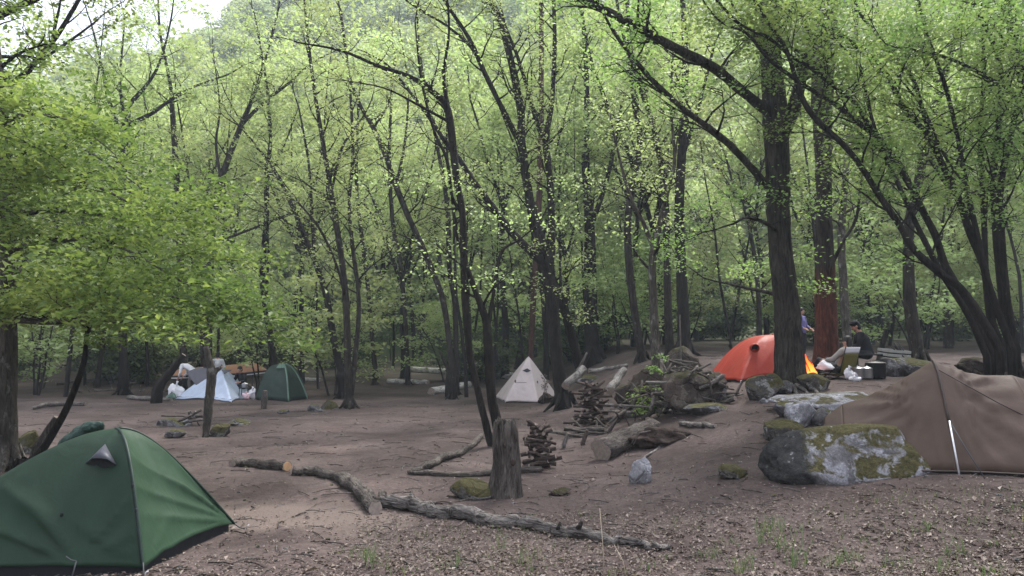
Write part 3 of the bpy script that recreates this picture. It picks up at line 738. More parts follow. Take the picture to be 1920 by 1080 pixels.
def proto_low(seed, H=5.5, leaf='leaf', bark='bark_dark', n=3):
    rng = np.random.default_rng(seed); mb = MB(); gr = Grow(seed, .17, 22, .3, .02)
    for j in range(n):
        a = rng.uniform(0, 6.28); d = np.array([math.cos(a) * .28, math.sin(a) * .28, 1]); p = np.array([.1 * math.cos(a), .1 * math.sin(a), -.2]); Q = [p]
        L = H * rng.uniform(.7, 1.05)
        for i in range(7):
            d = nrm(d + rng.normal(0, .1, 3)); p = p + d * L / 7; Q.append(p)
        rr = np.linspace(.045, .008, 8); mb.tube(Q, rr, 5, 0, False)
        gr.dress(Q, rr, .28, .32, (.9, 1.9), 1, 5, -.05)
    return mb, gr, leaf, bark

def proto_slim(seed, H=11):
    rng = np.random.default_rng(seed); mb = MB(); gr = Grow(seed, .17, 14, .3, .06)
    lean = rng.normal(0, .10, 2); bend = rng.normal(0, .5, 2)
    P = [np.array([lean[0] * z + bend[0] * (z / H) ** 2 * 1.5 + .06 * math.sin(z * 1.3 + seed), lean[1] * z + bend[1] * (z / H) ** 2, z]) for z in np.linspace(-.3, H, 11)]
    rr = np.linspace(.075, .012, 11); mb.tube(P, rr, 6, 0, False, .04, rng); gr.dress(P, rr, .34, .5, (.9, 2.0), 1, 4, .35)
    return mb, gr, 'leaf', 'bark_dark'

def proto_bush(seed, leaf='leaf_dark'):
    rng = np.random.default_rng(seed); mb = MB(); gr = Grow(seed, .17, 20, .26, .05)
    for j in range(9):
        a = rng.uniform(0, 6.28); d = np.array([math.cos(a) * .7, math.sin(a) * .7, 1]); p = np.array([.25 * math.cos(a), .25 * math.sin(a), -.1]); Q = [p]
        L = rng.uniform(1.2, 2.2)
        for i in range(4):
            d = nrm(d + rng.normal(0, .15, 3)); p = p + d * L / 4; Q.append(p)
        rr = np.linspace(.02, .006, 5); mb.tube(Q, rr, 4, 0, False)
        gr.dress(Q, rr, .15, .25, (.5, 1.), 1, 4, 0)
    return mb, gr, leaf, 'bark_dark'

PROTO = {}
def proto(key, fn, *a, **k):
    mb, gr, leaf, bark = fn(*a, **k)
    tm = mb.mesh('trunk', [MT[bark]])
    pos = np.concatenate(gr.pos)
    rn = np.clip(.5 + .3 * vnoise3(pos, .6, 3) + gr.rng.normal(0, .18, len(pos)), 0, 1)
    leaf_faces(gr.mb, pos, gr.size, gr.rng, 1, .65, rn)
    PROTO[key] = (tm, gr.mb.mesh('crown', [MT[bark], MT[leaf]]))
for i in range(5): proto('tall%d' % i, proto_tall, 100 + i, 14.5 + (i % 3) * 1.5, 'leaf', 'bark' if i % 2 else 'bark_dark', (.38, .5, .3, .44, .34)[i])
for i in range(4): proto('low%d' % i, proto_low, 200 + i, 4.6 + i * .7, 'leaf', 'bark_dark', 2 + i % 3)
for i in range(2): proto('ever%d' % i, proto_low, 240 + i, 6.5, 'leaf_dark', 'bark_dark', 3)
for i in range(4): proto('slim%d' % i, proto_slim, 270 + i, 9.5 + i)
for i in range(3): proto('bush%d' % i, proto_bush, 300 + i)

def zone(x, y):
    px = 960 + x / y * F
    for lim, s in ((120, 'left of everything beyond the lichen-barked tree'), (330, 'beyond the bright left-hand foliage'), (480, 'beyond the pale blue tent'), (620, 'beyond the dark green tent'),
                   (760, 'beyond the bare earth bank'), (920, 'beyond the white birch logs'), (1060, 'beyond the cream tipi'), (1180, 'beyond the leaning birch logs'),
                   (1330, 'beyond the brushwood mound'), (1500, 'beyond the orange tent'), (1640, 'beyond the campfire circle'), (1780, 'beyond the grey crate'), (9999, 'beyond the leaning stem clump')):
        if px < lim: return s

def plant(key, x, y, sc, rz, word, cat, grp):
    tm, cm = PROTO[key]
    e = empty(word, (x, y, g(x, y)), None, cat, grp, rz)
    e.scale = (sc, sc, sc)
    for nm, me in (('trunk', tm), ('crown', cm)):
        o = bpy.data.objects.new(nm, me); C.objects.link(o); o.parent = e
    return e

rng = np.random.default_rng(5)
placed = []
def free(x, y, dmin):
    return all((x - a) ** 2 + (y - b) ** 2 > dmin * dmin for a, b in placed)
def scatter(n, y0, y1, dmin, keys, scr, word, cat, grp, lab, margin=.78, xr=None):
    c = 0
    for _ in range(n * 40):
        y = math.sqrt(rng.uniform(y0 * y0, y1 * y1)); u = rng.uniform(-margin, margin) if xr is None else rng.uniform(*xr)
        x = u * y
        if not free(x, y, dmin): continue
        placed.append((x, y)); k = keys[rng.integers(len(keys))]
        e = plant(k, x, y, rng.uniform(*scr), rng.uniform(0, 6.28), word, cat, grp)
        e['label'] = lab + ' ' + zone(x, y); e['group'] = grp + ' ' + zone(x, y)
        c += 1
        if c >= n: break
TALL = ['tall%d' % i for i in range(5)]; LOW = ['low%d' % i for i in range(4)]
scatter(34, 34, 46, 3.2, TALL, (.85, 1.15), 'forest_tree', 'tree', 'tall trees', 'tall pale-leaved forest tree')
scatter(32, 46, 66, 4.0, TALL, (.9, 1.25), 'distant_tree', 'tree', 'distant tall trees', 'distant tall tree of the back rows')
placed.clear()
scatter(40, 29, 46, 2.0, ['slim%d' % i for i in range(4)], (.85, 1.25), 'slender_tree', 'tree', 'slender trees', 'slender thin-trunked young tree')
placed.clear()
scatter(26, 30, 40, 2.2, LOW, (.8, 1.2), 'understory_tree', 'tree', 'low trees', 'low thin-stemmed leafy tree')
scatter(30, 40, 58, 2.4, LOW + ['ever0'], (.9, 1.3), 'understory_tree', 'tree', 'distant low trees', 'distant low leafy tree')
placed.clear()
scatter(24, 36, 50, 1.6, ['bush0', 'bush1', 'bush2'], (.8, 1.4), 'bush', 'bush', 'bushes', 'dark green leafy bush')

# --- wooded hillside far behind: one mass
def hill_wood():
    tms = []
    for i in range(3):
        r_ = np.random.default_rng(400 + i); mb = MB()
        n = 2200; a = r_.normal(0, 1, (n, 3)); a /= np.linalg.norm(a, axis=1, keepdims=True)
        rr = r_.uniform(.45, 1.05, n) ** .6
        lump = 1 + .35 * vnoise3(a, 2.2, i)
        pos = a * (rr * lump)[:, None] * np.array([2.6, 2.6, 3.4]) + np.array([0, 0, 5.2])
        rn = np.clip(.5 + .3 * vnoise3(pos, .5, 9) + r_.normal(0, .18, n), 0, 1)
        leaf_faces(mb, pos, .46, r_, 1, .6, rn)
        mb.tube([[0, 0, -.5], [.1, 0, 3], [0, .1, 7]], [.16, .12, .05], 5, 0, False)
        ob = bpy.data.objects.new('hill_tree_shape', mb.mesh('hill_tree_shape', [MT['bark'], MT['leaf_far']]))
        tms.append(ob)
    col = bpy.data.collections.new('hill_tree_shapes')
    for o in tms: col.objects.link(o)
    r_ = np.random.default_rng(9); pts = []
    while len(pts) < 1500:
        y = r_.uniform(64, 180); x = r_.uniform(-.85, .85) * y
        pts.append((x, y, g(x, y)))
    me = bpy.data.meshes.new('hillside_wood'); me.from_pydata(pts, [], [])
    ob = bpy.data.objects.new('hillside_wood', me); C.objects.link(ob)
    ng = bpy.data.node_groups.new('spread_trees', 'GeometryNodeTree')
    ng.interface.new_socket('Geometry', in_out='INPUT', socket_type='NodeSocketGeometry')
    ng.interface.new_socket('Geometry', in_out='OUTPUT', socket_type='NodeSocketGeometry')
    n, l = ng.nodes, ng.links
    gi, go = n.new('NodeGroupInput'), n.new('NodeGroupOutput')
    ci = n.new('GeometryNodeCollectionInfo'); ci.inputs['Collection'].default_value = col
    ci.inputs['Separate Children'].default_value = True; ci.inputs['Reset Children'].default_value = True
    iop = n.new('GeometryNodeInstanceOnPoints'); iop.inputs['Pick Instance'].default_value = True
    ri = n.new('FunctionNodeRandomValue'); ri.data_type = 'INT'; ri.inputs[4].default_value = 0; ri.inputs[5].default_value = 2
    rs = n.new('FunctionNodeRandomValue'); rs.data_type = 'FLOAT'; rs.inputs[2].default_value = .7; rs.inputs[3].default_value = 1.35
    rz = n.new('FunctionNodeRandomValue'); rz.data_type = 'FLOAT_VECTOR'; rz.inputs[0].default_value = (-.1, -.1, 0); rz.inputs[1].default_value = (.1, .1, 6.28)
    l.new(gi.outputs[0], iop.inputs['Points']); l.new(ci.outputs[0], iop.inputs['Instance'])
    l.new(ri.outputs[2], iop.inputs['Instance Index']); l.new(rs.outputs[1], iop.inputs['Scale']); l.new(rz.outputs[0], iop.inputs['Rotation'])
    l.new(iop.outputs[0], go.inputs[0])
    md = ob.modifiers.new('spread', 'NODES'); md.node_group = ng
    tag(ob, 'hazy wooded hillside rising far behind the forest', 'woodland', None, 'stuff')
hill_wood()

# ------------------------------------------------------------------ rocks, logs, stumps
import bmesh
def ico(sub):
    bm = bmesh.new(); bmesh.ops.create_icosphere(bm, subdivisions=sub, radius=1.0)
    V = np.array([v.co[:] for v in bm.verts]); Fc = np.array([[v.index for v in f.verts] for f in bm.faces]); bm.free()
    return V, Fc
ICO = {k: ico(k) for k in (2, 3, 4, 5)}

def rock_mesh(seed, W, D, H, sub=4, planes=9, rough=.1):
    r_ = np.random.default_rng(seed); V, Fc = ICO[sub]; V = V.copy()
    for _ in range(planes + 5):
        n_ = nrm(r_.normal(0, 1, 3)); t = r_.uniform(.5, .82)
        V = V - n_ * np.maximum(0, V @ n_ - t)[:, None]
    V = V * (1 + rough * vnoise3(V, 1.7, seed) + rough * .5 * vnoise3(V, 4.5, seed + 3) + rough * .3 * vnoise3(V, 11, seed + 5))[:, None]
    lo, hi = V.min(0), V.max(0)
    V = (V - (lo + hi) / 2) / (hi - lo)
    V[:, 2] = np.where(V[:, 2] < -.28, -.28 + (V[:, 2] + .28) * .5, V[:, 2]); V[:, 2] -= V[:, 2].min()
    V[:, 2] /= V[:, 2].max()
    return V * np.array([W, D, H]), Fc

def rock(label, px, py, w, h, mat, seed, name='rock', depth=.75, sink=.14, sub=4, planes=9, rough=.1, cat='rock', group=None, rz=0., d=None):
    p = gp(px, py) if d is None else Vector((*at(px, py, d)[:2], g(*at(px, py, d)[:2])))
    W, H = w * p.y / F, h * p.y / F; D = W * depth
    H2 = H / (1 - sink)
    V, Fc = rock_mesh(seed, W, D, H2, sub, planes, rough)
    mb = MB(); mb.add(V, Fc)
    cx, cyy = p.x * (1 + D * .45 / p.y), p.y + D * .45
    o = mb.build(name, MT[mat]); o.location = (cx, cyy, min(g(cx, cyy), p.z + .05) - H2 * sink); o.rotation_euler = (0, 0, rz)
    return tag(o, label, cat, group)

RK = [
 ('white angular rock standing on the dirt below the dark log', 1200, 908, 44, 46, 'stone_white', 2, .7),
 ('low moss-topped stone left of the big lichened boulder', 1375, 900, 58, 24, 'stone_moss', 3, .8),
 ('large pale rounded stone on top of the stone heap left of the brown tent', 1507, 806, 72, 46, 'stone_white', 4, .7),
 ('dark mossy stone at the front of the stone heap left of the brown tent', 1472, 834, 76, 40, 'stone_moss', 5, .8),
 ('grey stone tucked against the end of the brown tent', 1541, 802, 40, 34, 'stone', 6, .8),
 ('small grey stone at the left foot of the stone heap', 1448, 822, 34, 20, 'stone', 7, .8),
 ('small pale stone low in front of the stone heap', 1498, 838, 32, 18, 'stone_white', 8, .8),
 ('grey stone behind the large pale one in the heap', 1480, 788, 54, 30, 'stone', 9, .8),
 ('mossy boulder with pale foot below the orange tent', 1432, 752, 72, 50, 'stone_moss', 10, .8),
 ('small stone at the roots of the massive trunk', 1470, 742, 34, 26, 'stone', 11, .8),
 ('mossy stone in front of the campfire', 1528, 736, 64, 34, 'stone_moss', 12, .8),
 ('tiny pale stone beneath the mossy boulder', 1433, 756, 18, 9, 'stone_white', 13, .8),
 ('ochre mossy stone half sunk beside the grey stump', 882, 938, 78, 36, 'stone_moss', 14, .7),
 ('brown rounded stone right of the twin-stemmed tree foot', 618, 768, 36, 18, 'stone_moss', 15, .7),
 ('grey rounded stone left of the brown one near the dark green tent', 592, 772, 30, 14, 'stone', 16, .7),
 ('flat grey stone on the dirt beyond the green tent', 322, 800, 54, 16, 'stone', 17, .8),
 ('white oval stone beside the forked post', 348, 799, 24, 12, 'stone_white', 18, .7),
 ('mossy stone at the foot of the forked post', 410, 820, 42, 24, 'stone_moss', 19, .8),
 ('low dark stone left of the forked post', 330, 822, 44, 16, 'stone', 20, .8),
 ('weathered flat stone right of the forked post', 446, 798, 46, 12, 'stone', 21, .8),
 ('moss-green stone behind the lichen-barked trunk', 56, 852, 56, 42, 'stone_moss', 22, .8),
 ('broad earthy boulder under the brushwood mound', 1215, 775, 130, 86, 'stone_earth', 23, .7),
 ('rust-brown boulder forming the right half of the mound', 1300, 776, 130, 74, 'stone_earth', 24, .7),
 ('rounded earthy boulder topping the brushwood mound', 1283, 700, 78, 50, 'stone_earth', 25, .8),
 ('pale grey stone at the right end of the brushwood mound', 1346, 752, 36, 44, 'stone_white', 26, .8),
 ('flat grey stone lying under the right end of the mound', 1325, 778, 80, 18, 'stone', 27, .7),
 ('dark boulder carrying the grey crate', 1690, 706, 116, 36, 'stone', 28, .7),
 ('dark boulder among roots behind the brown tent', 1848, 712, 110, 40, 'stone_earth', 29, .8),
 ('rooty boulder at the right edge behind the brown tent', 1905, 722, 84, 58, 'stone_earth', 30, .8),
 ('reddish stone at the right foot of the cream tipi', 1026, 756, 36, 20, 'stone_earth', 31, .8),
 ('small flat stone in the open dirt before the dark green tent', 530, 776, 24, 8, 'stone', 32, .8),
 ('low reddish stone on the dirt in front of the grey stump', 1050, 930, 44, 12, 'stone_earth', 33, .8),
 ('flat stone at the right of the cut birch pole', 1100, 720, 54, 16, 'stone', 34, .8),
]
for a in RK: rock(*a[:7], depth=a[7], rough=.22 if a[5] == 'stone_earth' else .1)
# the big lichened boulder in front of the brown tent
def m_boulder():
    n = N('boulder_lichen_moss'); v = n.coord()
    a = n.noise(3.5, 8, v, .65)
    col = n.ramp(a, [(.3, (.06, .058, .06)), (.5, (.15, .145, .15)), (.7, (.25, .245, .25))])
    lf = n.ramp(n.noise(2.6, 7, v, .62, .6), [(.45, 0.), (.51, 1.)])
    col = n.mix(lf, col, n.ramp(n.noise(30, 3, v), [(.3, (.22, .22, .235)), (.7, (.38, .38, .41))]))
    sx = n.n('SeparateXYZ'); n.l(v, sx.inputs[0])
    ge = n.n('NewGeometry'); s2 = n.n('SeparateXYZ'); n.l(ge.outputs['Normal'], s2.inputs[0])
    ad = n.n('Math', _operation='MULTIPLY_ADD'); n.l(s2.outputs['Z'], ad.inputs[0]); ad.inputs[1].default_value = .3
    n.l(n.noise(3.0, 6, v, .6, .8), ad.inputs[2])
    a2 = n.n('Math', _operation='MULTIPLY_ADD'); n.l(sx.outputs['X'], a2.inputs[0]); a2.inputs[1].default_value = .12; n.l(ad.outputs[0], a2.inputs[2])
    mf = n.ramp(a2.outputs[0], [(.60, 0.), (.66, 1.)])
    mc = n.ramp(n.noise(22, 5, v), [(.3, (.04, .038, .016)), (.7, (.105, .092, .04))])
    col = n.mix(mf, col, mc)
    dk = n.n('MapRange'); dk.inputs[1].default_value = -.52; dk.inputs[2].default_value = -.44; dk.inputs[3].default_value = 1; dk.inputs[4].default_value = 0
    dn = n.n('Math', _operation='MULTIPLY_ADD'); n.l(n.noise(3, 5, v), dn.inputs[0]); dn.inputs[1].default_value = .35; n.l(sx.outputs['X'], dn.inputs[2])
    sb = n.n('Math', _operation='SUBTRACT'); n.l(dn.outputs[0], sb.inputs[0]); sb.inputs[1].default_value = .17
    n.l(sb.outputs[0], dk.inputs[0])
    col = n.mix(dk.outputs[0], col, n.ramp(n.noise(12, 4, v), [(.3, (.016, .016, .016)), (.7, (.05, .049, .047))]))
    sp = n.n('TexVoronoi'); sp.inputs['Scale'].default_value = 13; n.l(n.mix(.1, v, n.noise(9, 3, v)), sp.inputs['Vector'])
    spm = n.n('Math', _operation='MULTIPLY'); n.l(n.ramp(sp.outputs['Distance'], [(.16, 1.), (.26, 0.)]), spm.inputs[0]); n.l(n.ramp(n.noise(4.5, 4, v), [(.5, 0.), (.62, 1.)]), spm.inputs[1])
    col = n.mix(spm.outputs[0], col, n.mix(.5, col, (.42, .42, .44)))
    col = n.mix(1., col, n.ramp(n.noise(45, 5, v, .7), [(.3, .6), (.7, 1.3)]), 'MULTIPLY')
    return n.done(n.pbr(col, .93, n.bump(n.mix(.5, a, n.noise(22, 8, v, .72)), 1., .07), .15))
MT['boulder'] = m_boulder()
def big_boulder():
    p = gp(1577, 905); s = p.y / F
    W, H, D = 330 * s, 106 * s, .8
    V, Fc = ICO[5]; V = V.copy(); r_ = np.random.default_rng(77)
    # blocky lump: long dark wedge at its left end, rounded mossy shoulder at its right
    for n_, t in (((-.55, -.55, .62), .60), ((.9, -.1, .35), .74), ((.1, -.85, .5), .62), ((0, 0, 1), .72), ((-.9, -.3, .1), .8), ((.3, .9, .3), .7), ((-.25, -.3, .9), .70)):
        n_ = nrm(np.array(n_)); V = V - n_ * np.maximum(0, V @ n_ - t)[:, None]
    V = V * (1 + .05 * vnoise3(V, 2.2, 5) + .05 * np.abs(vnoise3(V, 5, 8)) + .022 * vnoise3(V, 11, 9) + .012 * vnoise3(V, 24, 3))[:, None]
    lo, hi = V.min(0), V.max(0); V = (V - (lo + hi) / 2) / (hi - lo)
    V[:, 2] = np.maximum(V[:, 2], -.3 + .02 * V[:, 0]); V[:, 2] -= V[:, 2].min(); V[:, 2] /= V[:, 2].max()
    x = V[:, 0]
    V[:, 2] *= np.interp(x, [-.5, -.3, 0, .15, .35, .5], [.80, .86, .98, 1., .93, .9])
    mb = MB(); mb.add(V * np.array([W, D, H * 1.14]), Fc)
    o = mb.build('boulder', MT['boulder']); o.location = (p.x * (1 + .25 / p.y) + .10, p.y + .25, p.z - H * .14); o.rotation_euler = (0, 0, R(-9))
    tag(o, 'big boulder with white lichen and moss in front of the brown tent', 'boulder')
    # sloping grey slab behind it
    q = gp(1560, 768); s = q.y / F
    V, Fc = rock_mesh(78, 230 * s, 1.5, 40 * s, 4, 6, .08)
    mb = MB(); mb.add(V, Fc); o = mb.build('rock_slab', MT['stone_white']); o.location = (q.x * (1 + .6 / q.y), q.y + .6, q.z - .1); o.rotation_euler = (R(4), R(-3), R(12))
    tag(o, 'long pale grey rock slab between the stone heap and the camp', 'rock')
    q = gp(1245, 838); s = q.y / F
    V, Fc = rock_mesh(79, 130 * s, .8, 44 * s, 4, 0, .35)
    mb = MB(); mb.add(V, Fc); o = mb.build('soil_mound', MT['soil']); o.location = (q.x, q.y + .35, q.z - .08)
    tag(o, 'dark soil heap at the foot of the pale slim tree', 'soil heap')
    r_ = np.random.default_rng(3)
    for i in range(3):
        a = r_.uniform(-1.2, 1.2); L = r_.uniform(.35, .8)
        b = np.array([q.x + .25 * math.sin(a), q.y + .05, q.z + .25]); m2 = MB()
        pts = [b, b + np.array([math.sin(a) * L * .5, -.12, -.02]), b + np.array([math.sin(a) * L, -.2, -.25])]
        pts[2][2] = g(pts[2][0], pts[2][1]) + .01
        m2.tube(np.array(pts) - np.array(o.location), [.012, .009, .004], 5, 0, True); m2.build('root', MT['deadwood'], o)
big_boulder()

def align(P, o):
    """frame whose Z runs along the log, so that the grain does too"""
    q = Vector(tuple(P[-1] - P[0])).to_track_quat('Z', 'Y'); Mi = np.array(q.inverted().to_matrix())
    return q, lambda pts: (np.array([np.asarray(p, float) for p in pts]) - np.asarray(o)) @ Mi.T

MT['logwood'] = m_bark('cracked_log_wood', (.026, .021, .019), (.22, .20, .185), (.06, .052, .032), .60, 1.1)
def logobj(label, pts, bark, name='log', cut='cutgrey', seed=0, k=10, rough=.06, lift=0., cat='log', end=None, ends=True):
    """log lying on the ground along photo points (px, py of its middle, radius px)"""
    r_ = np.random.default_rng(seed + 900)
    A = spline(pts, 5); P, r = [], []
    for px, py, rp_ in A[:, :3]:
        q = gp(px, py + rp_); rr = rp_ * q.y / F
        P.append([q.x, q.y, q.z + rr * .8 + lift]); r.append(rr)
    P = np.array(P); P[1:-1] += r_.normal(0, .012, (len(P) - 2, 3))
    o = P[len(P) // 2].copy(); o[2] = g(o[0], o[1])
    q, loc = align(P, o)
    mb = MB(); mb.tube(loc(P), r, k, 0, True, rough, r_, capmi=1, ridges=.05)
    ob = mb.build(name, [MT[bark], MT[cut]]); ob.location = o; ob.rotation_euler = q.to_euler()
    tag(ob, label, cat)
    if end is not None:
        j = end; dv = nrm(P[j] - P[1 if j == 0 else j - 1]); m2 = MB()
        m2.tube(loc([P[j] - dv * .01, P[j] + dv * .012]), [r[j] * .93, r[j] * .9], 14, 0, True); m2.build('cut_end', MT['cut'], ob)
    return ob, P, loc

L1, P1, loc1 = logobj('long weathered grey log lying diagonally across the foreground', [(716, 938, 13), (770, 944, 13), (815, 956, 13), (870, 960, 14), (935, 976, 12), (985, 979, 12), (1045, 993, 10), (1090, 997, 11), (1140, 1010, 9), (1190, 1014, 8), (1225, 1024, 7), (1258, 1026, 5)], 'logwood', seed=1, k=18, rough=.09, name='fallen_log')
for (i0, off, L, rr, up) in ((0, -.05, .16, .03, .5), (8, .1, .1, .018, 1.), (30, .02, .2, .02, .6), (34, .02, .14, .03, .9)):
    i = min(i0, len(P1) - 1); m2 = MB(); b = P1[i]
    m2.tube(loc1([b, b + np.array([off, -.1, L * up * .6]), b + np.array([off * 1.6, -.14, L * up])]), [rr, rr * .8, rr * .5], 6, 0, True, .1, np.random.default_rng(i)); m2.build('branch_stub', MT['deadwood'], L1)
logobj('thick bent log piece meeting the upper end of the long fallen log', [(636, 893, 11), (668, 910, 13), (690, 935, 14), (704, 952, 13)], 'deadwood', seed=2, name='fallen_log', k=12, rough=.12)
logobj('dark upright branch stub propped where the two logs meet', [(703, 955, 7), (712, 940, 7), (719, 929, 6)], 'deadwood', seed=3, name='branch_stub', end=-1, lift=.02, cat='branch')
logobj('knobbly log segment in the middle of the log line', [(548, 882, 9), (590, 882, 9), (625, 890, 10), (660, 897, 9)], 'deadwood', seed=4, name='fallen_log', rough=.13)
logobj('dark curved log with a fresh orange cut end', [(435, 867, 7), (465, 866, 9), (500, 869, 9), (538, 873, 9)], 'deadwood', seed=5, name='fallen_log', end=-1)
logobj('crooked branch running up the slope left of the grey stump', [(764, 886, 3), (800, 873, 7), (826, 858, 8), (866, 845, 7), (902, 816, 5)], 'deadwood', seed=6, name='fallen_branch', rough=.14, cat='branch')
logobj('straight pole lying behind the foot of the grey stump', [(768, 885, 4), (850, 887, 6), (930, 885, 6), (1016, 879, 6)], 'deadwood', seed=7, name='fallen_branch', cat='branch')
logobj('thick dark log with broad end beside the soil heap', [(1126, 841, 22), (1160, 826, 21), (1195, 808, 19), (1225, 795, 14)], 'deadwood', seed=8, name='fallen_log', k=16, rough=.07)
logobj('long white birch log lying along the earth bank', [(760, 691, 6), (850, 697, 5.5), (958, 706, 5)], 'birch', seed=9, name='birch_log')
logobj('birch log slanting down to the tipi', [(886, 682, 7), (920, 694, 7), (965, 704, 6)], 'birch', seed=10, name='birch_log')
logobj('short thin birch log on the bank left of the thick one', [(727, 714, 4.5), (765, 715, 4.5), (803, 716, 4)], 'birch', seed=11, name='birch_log')
logobj('short thick birch log left of the tipi with a bent end', [(808, 733, 7.5), (840, 727, 7), (880, 719, 5.5)], 'birch', seed=12, name='birch_log')
logobj('small pale log to the right of the dark green tent', [(562, 709, 4), (602, 712, 3.5)], 'birch', seed=13, name='birch_log')
logobj('thin log on the ground left of the pale blue tent', [(240, 745, 3.5), (280, 747, 4), (322, 750, 3)], 'deadpale', seed=14, name='fallen_branch', cat='branch')
logobj('pale crooked branch on the dirt near the lichen-barked tree', [(58, 766, 3), (95, 757, 4), (160, 757, 4)], 'deadpale', seed=15, name='fallen_branch', cat='branch')
logobj('thin dead branch at the edge of the wood on the left', [(105, 719, 3), (160, 713, 3), (250, 708, 3)], 'deadwood', seed=16, name='fallen_branch', cat='branch')
logobj('grey pole lying to the right of the soil heap', [(1276, 793, 5), (1310, 796, 5), (1342, 798, 4)], 'deadpale', seed=17, name='fallen_branch', cat='branch')
logobj('long thin stick on the slope behind the soil heap', [(1090, 800, 3), (1140, 786, 4), (1220, 776, 3)], 'deadwood', seed=18, name='fallen_branch', cat='branch')
logobj('weathered stick at the foot of the mound near the orange tent', [(1240, 772, 3), (1300, 770, 4), (1350, 768, 3)], 'deadpale', seed=19, name='fallen_branch', cat='branch')
logobj('bare thin stick on the dirt behind the white angular rock', [(1205, 862, 2), (1235, 838, 2.5), (1270, 808, 2)], 'deadpale', seed=20, name='fallen_branch', cat='branch')

def pole(label, p0, p1, r0, r1, bark, seed, name='birch_log', d0=0, d1=0, cat='log', mid=None):
    """log leaning free of the ground between two photo points at given distances"""
    a, b = np.array(at(*p0, d0)), np.array(at(*p1, d1)); r_ = np.random.default_rng(seed)
    P = np.array([a + (b - a) * t for t in np.linspace(0, 1, 8)]) + r_.normal(0, .012, (8, 3)); o = a.copy(); o[2] = g(a[0], a[1])
    q, loc = align(P, o); mb = MB(); mb.tube(loc(P), np.linspace(r0, r1, 8), 12, 0, True, .04, r_, capmi=1)
    ob = mb.build(name, [MT[bark], MT['cutgrey']]); ob.location = o; ob.rotation_euler = q.to_euler()
    return tag(ob, label, cat)
dB = gp(1062, 742).y
pole('thick birch log propped up against the many-limbed tree', (1060, 724), (1094, 692), .115, .11, 'birch_dull', 1, d0=21.4, d1=22.3)
pole('thin bare stick standing up behind the propped birch log', (1082, 700), (1100, 662), .05, .03, 'deadpale', 2, 'stick', 22.6, 23., 'stick')
pole('birch log leaning on the mound, pointing uphill', (1142, 734), (1168, 694), .10, .095, 'birch_dull', 3, d0=18.2, d1=19.2)
pole('birch log lying across the rise behind the wood stacks', (1104, 697), (1176, 685), .065, .055, 'birch_dull', 4, d0=22, d1=22.4)
pole('dark slanting plank-like post behind the crate', (1645, 690), (1663, 618), .075, .07, 'bark_dark', 5, 'wooden_post', 19.5, 19.6, 'post')

def stump():
    p = gp(951, 934); s = p.y / F; r_ = np.random.default_rng(4)
    P = [[-.02, .17, -.06], [-.02, .17, .03], [-.01, .17, .2], [0, .17, .4], [-.01, .17, .6], [-.015, .17, .76], [-.015, .17, 138 * s], [-.015, .17, 132 * s]]
    mb = MB(); mb.tube(P, np.array([37, 33, 28, 25.5, 24, 22.5, 21, 13]) * s, 40, 0, True, .03, r_, capmi=0, ridges=.06)
    mb.v[0][6 * 40:7 * 40, 2] += r_.normal(0, .022, 40)
    o = mb.build('tree_stump', [MT['deadwood'], MT['cutgrey']]); o.location = p
    tag(o, 'tall weathered grey tree stump standing in the middle of the slope', 'stump')
    m2 = MB(); m2.ell((.07, (.17 - 25 * s), .42), (.03, .02, .045)); m2.build('knot', MT['soil'], o)
    m2 = MB(); m2.ell((-.03, (.17 - 25 * s), .62), (.02, .015, .03)); m2.build('knot', MT['soil'], o)
stump()
def standing_stick(label, pts, d, bark, name, cat, seed=0):
    P, r = trace(pts, d); gz = g(P[0][0], P[0][1]); P[0][2] = gz - .1; o = np.array([P[0][0], P[0][1], gz])
    mb = MB(); mb.tube(P - o, r, 9, 0, True, .06, np.random.default_rng(seed), capmi=1)
    ob = mb.build(name, [MT[bark], MT['cutgrey']]); ob.location = o
    return tag(ob, label, cat)
pst = standing_stick('crooked bare forked post standing in front of the pale blue tent', [(384, 822, 6), (390, 780, 7.5), (393, 740, 8.5), (397, 705, 9), (392, 675, 6), (386, 650, 5)], gp(384, 820).y, 'bark_pale', 'wooden_post', 'post')
P_, r_2 = trace([(396, 712, 6), (405, 695, 5), (416, 688, 3)], gp(384, 820).y)
m2 = MB(); m2.tube(P_ - np.array(pst.location), r_2, 7, 0, True); m2.build('side_branch', MT['bark_pale'], pst)
standing_stick('broken leaning snag beside the lichen-barked trunk', [(62, 872, 12), (78, 835, 11), (95, 805, 9), (107, 782, 6)], gp(60, 874).y, 'deadwood', 'broken_snag', 'snag', 1)
standing_stick('leaning bare stem left of the pale blue tent', [(292, 738, 11), (305, 715, 8), (325, 690, 7), (345, 665, 5)], 26.5, 'bark_dark', 'leaning_stem', 'stem', 2)
standing_stick('short upright dead stick right of the nearer wood stack', [(1092, 832, 4), (1096, 822, 4), (1101, 806, 3)], gp(1092, 834).y, 'firewood', 'stick', 'stick', 4)
standing_stick('pale stick standing beside the short dead one', [(1056, 838, 4), (1060, 826, 4), (1066, 812, 3)], gp(1056, 840).y, 'deadpale', 'stick', 'stick', 5)
standing_stick('small dark stub upright in front of the dark green tent', [(494, 764, 5), (496, 748, 6), (497, 732, 4)], gp(494, 766).y, 'deadwood', 'stick', 'stick', 6)
standing_stick('thin grey shrub trunk below the birch log', [(842, 714, 8), (843, 704, 7), (838, 690, 3), (825, 660, 2)], 30, 'bark', 'shrub_stub', 'shrub', 7)
standing_stick('thin bare pole upright on the brushwood mound', [(1277, 690, 2), (1276, 640, 1.5), (1275, 590, 1.5)], 20, 'deadpale', 'stick', 'stick', 8)

